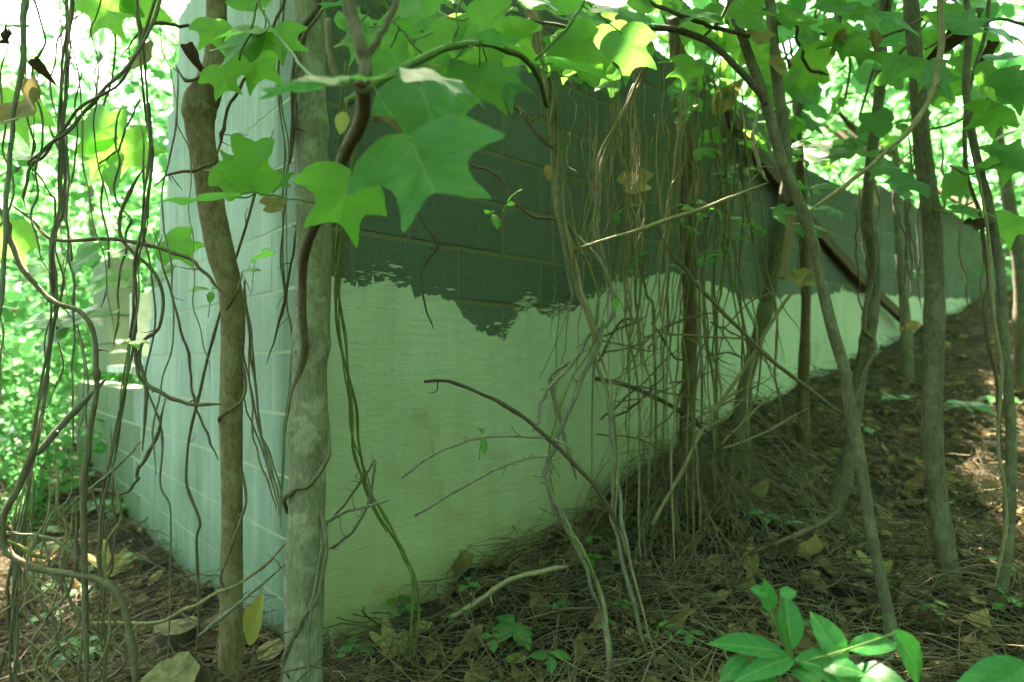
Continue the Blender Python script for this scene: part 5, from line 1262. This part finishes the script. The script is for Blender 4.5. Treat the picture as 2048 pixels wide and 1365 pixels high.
def dead_litter():
    n = 8000
    x, y = scatter(n, -5, 8, 1.0, 9.5, 1.5); n = len(x)
    z = gh(x, y) + np.abs(rng.normal(0, .018, n)) + .004
    tv, tf, uv = leaf_template(half=OVATE, per=1, rings=2, bend=.5, fold=.45, wav=.12, seed=3)
    tv = tv * np.array([1.3, 1, 1]) - np.array([0, .5, 0])
    yaw = rng.random(n) * 6.283
    nn = gnormal(x, y) + rng.normal(0, .38, (n, 3)); nn /= np.linalg.norm(nn, axis=1)[:, None]
    d = np.stack([np.cos(yaw), np.sin(yaw), np.zeros(n)], 1); d -= nn * (d * nn).sum(1)[:, None]; d /= np.linalg.norm(d, axis=1)[:, None]
    s = np.cross(d, nn); sz = .022 + .07 * rng.random(n) ** 2.2; fl_ = rng.choice([-1, 1], n) * rng.uniform(.4, 1.2, n)
    v = np.stack([x, y, z], 1)[:, None] + sz[:, None, None] * (tv[None, :, 0:1] * s[:, None] + tv[None, :, 1:2] * d[:, None] + (tv[None, :, 2:3] * fl_[:, None, None]) * nn[:, None])
    f = (np.array(tf)[None] + (np.arange(n) * len(tv))[:, None, None]).reshape(-1, 3)
    me = raw_mesh('dead_leaf_litter', v.reshape(-1, 3), f, np.tile(uv, (n, 1)), np.repeat(rng.random(n), len(tv)), M['leaf_dead'])
    tag(put(bpy.data.objects.new('dead_leaf_litter', me)), 'small brown dead leaves scattered thickly on the forest floor', 'litter', kind='stuff')
dead_litter()

# ------------------------------------------------------------------ trees and bushes beyond the building
def tree_protos(seed, H, spread, nl, lsz):
    g = np.random.default_rng(seed)
    mb = MB()
    base = np.array([[0, 0, -.3], [g.normal(0, .05), g.normal(0, .05), H * .25], [g.normal(0, .15), g.normal(0, .15), H * .55], [g.normal(0, .2), g.normal(0, .2), H * .9]])
    l = smooth_line(base, 6); mb.tube(l, np.linspace(.085, .02, len(l)) * H / 7, 9)
    tips = []
    for i in range(15):
        st = l[int(g.integers(int(len(l) * .15), len(l)))]
        yaw = g.random() * 6.28
        e = st + np.array([math.cos(yaw) * spread, math.sin(yaw) * spread, g.uniform(-.1, .5) * spread]) * g.uniform(.45, 1.0)
        q = smooth_line([st, (st + e) / 2 + g.normal(0, .12, 3), e], 5)
        mb.tube(q, np.linspace(.025, .006, len(q)) * H / 7, 5)
        for k in range(4): tips.append(q[int(g.integers(3, len(q)))] + g.normal(0, .18, 3))
    tr = mb.mesh('trunk', M['bark_olive'])
    tips = np.array(tips)
    c = tips[g.integers(0, len(tips), nl)] + g.normal(0, .30 * spread / 2, (nl, 3)) * np.array([1, 1, .75])
    cr = mass_mesh('crown', c, g.uniform(.6, 1.2, nl) * lsz, M['leaf_mass'], flat=.55, seed=seed)
    return tr, cr
protos = [tree_protos(101, 8.0, 2.3, 1500, .22), tree_protos(202, 6.5, 2.0, 1300, .20), tree_protos(303, 10, 2.8, 1800, .23)]
bushp = [tree_protos(404, 2.4, 1.1, 900, .11), tree_protos(505, 3.0, 1.3, 1000, .12)]
def place_tree(name, pr, x, y, sc, label, group, cat):
    z = float(gh(np.array(x), np.array(y)))
    o = empty(name, (x, y, z), label, cat, group)
    a = random.random() * 6.28
    Mx = Matrix.Translation((x, y, z)) @ Matrix.Rotation(a, 4, 'Z') @ Matrix.Diagonal((sc, sc, sc * random.uniform(.9, 1.15), 1))
    for nm, me in zip(('trunk', 'crown'), pr): put(bpy.data.objects.new(nm, me), Mx, o)
spots = [(-4.6, 9.5), (-7.5, 11), (-6.0, 14), (-10.5, 14), (-3.0, 13.5), (-9, 18.5), (-13.5, 17), (-4, 19), (-15, 23), (-9, 25), (0, 12), (1.5, 17), (4, 13.5), (6.5, 17), (8.5, 14), (11, 18), (5, 22), (10, 23), (14, 15), (15, 21), (0, 24), (13, 11.5), (18, 17), (-19, 20), (20, 24), (-3.5, 28), (5, 30), (14, 29), (-14, 30)]
spots.sort(key=lambda p: p[0] / p[1])
for i, (x, y) in enumerate(spots):
    place_tree('tree', protos[i % 3], x + random.uniform(-.4, .4), y, random.uniform(.85, 1.15), ORD[i] + ' from the left of the sunlit trees crowding behind the building', 'trees beyond the building', 'tree')
bsp = [(-4.3, 6.6), (-5.4, 7.6), (-3.9, 7.9), (-6.6, 6.5), (-5.6, 5.4), (-7.5, 8.5), (-4.5, 5.2), (4.5, 9.6), (6.2, 10.5), (8.6, 12.8), (3.2, 10.5), (10.5, 13), (7.8, 8.2), (9.6, 9.2), (11, 9.8), (-8.5, 12), (-5, 11.5)]
bsp.sort(key=lambda p: p[0] / p[1])
nl_ = sum(1 for p in bsp if p[0] < 0)
for i, (x, y) in enumerate(bsp):
    place_tree('bush', bushp[i % 2], x, y, random.uniform(.8, 1.15), ORD[i] + ' from the left of the leafy bushes beyond the side wall' if x < 0 else ORD[i - nl_] + ' from the left of the leafy bushes beyond the front wall', 'bushes beyond the side wall' if x < 0 else 'bushes beyond the front wall', 'bush')

for x, y, sc_, lb in [(-3.15, 4.05, .30, 'small leafy bush hiding the sill before the low side wall'), (-3.75, 4.75, .36, 'small leafy bush at the outer end of the low side wall'), (-2.95, 3.6, .18, 'lowest leafy bush at the side wall foot beyond the tangle')]:
    place_tree('bush', bushp[0], x, y, sc_, lb, 'small bushes along the side wall', 'bush')
# distant wood all round, reads as one mass
def far_wood():
    n = 16000
    a = rng.random(n) * 2 * np.pi; r = rng.uniform(30, 44, n)
    x, y = np.cos(a) * r, np.sin(a) * r
    z = gh(x, y) + rng.random(n) ** .9 * 13
    me = mass_mesh('far_wood', np.stack([x, y, z], 1), rng.uniform(.9, 1.7, n), M['leaf_mass'], flat=.4, seed=77)
    tag(put(bpy.data.objects.new('far_wood', me)), 'bright green wall of distant woodland foliage', 'wood', kind='stuff')
far_wood()

# unseen canopy leaves added overhead to shade the scene and filter light green
def canopy():
    n = 19000
    x = rng.uniform(-8.5, 14, n); y = rng.uniform(-8, 8, n)
    z = rng.uniform(5.2, 8.2, n) + np.where(y < -1, rng.uniform(-2.5, 0, n), 0)
    # gaps only towards the left, the rest kept closed against sun patches
    gap = (np.sin(x * 1.3 + 1) * np.sin(y * 1.1 + .5) + .35 * np.sin(x * 3.1 + y * 2.3)) > .72
    keep = ~(gap & (x < -1.5)) & ~((x < -5.5) & (y > 5))
    p = np.stack([x, y, z], 1)[keep]
    me = mass_mesh('shade_canopy', p, rng.uniform(.20, .36, len(p)), M['leaf_mass'], flat=.6, seed=5)
    tag(put(bpy.data.objects.new('shade_canopy', me)), 'green leaf canopy added unseen overhead to shade the building', 'canopy', kind='stuff')
canopy()
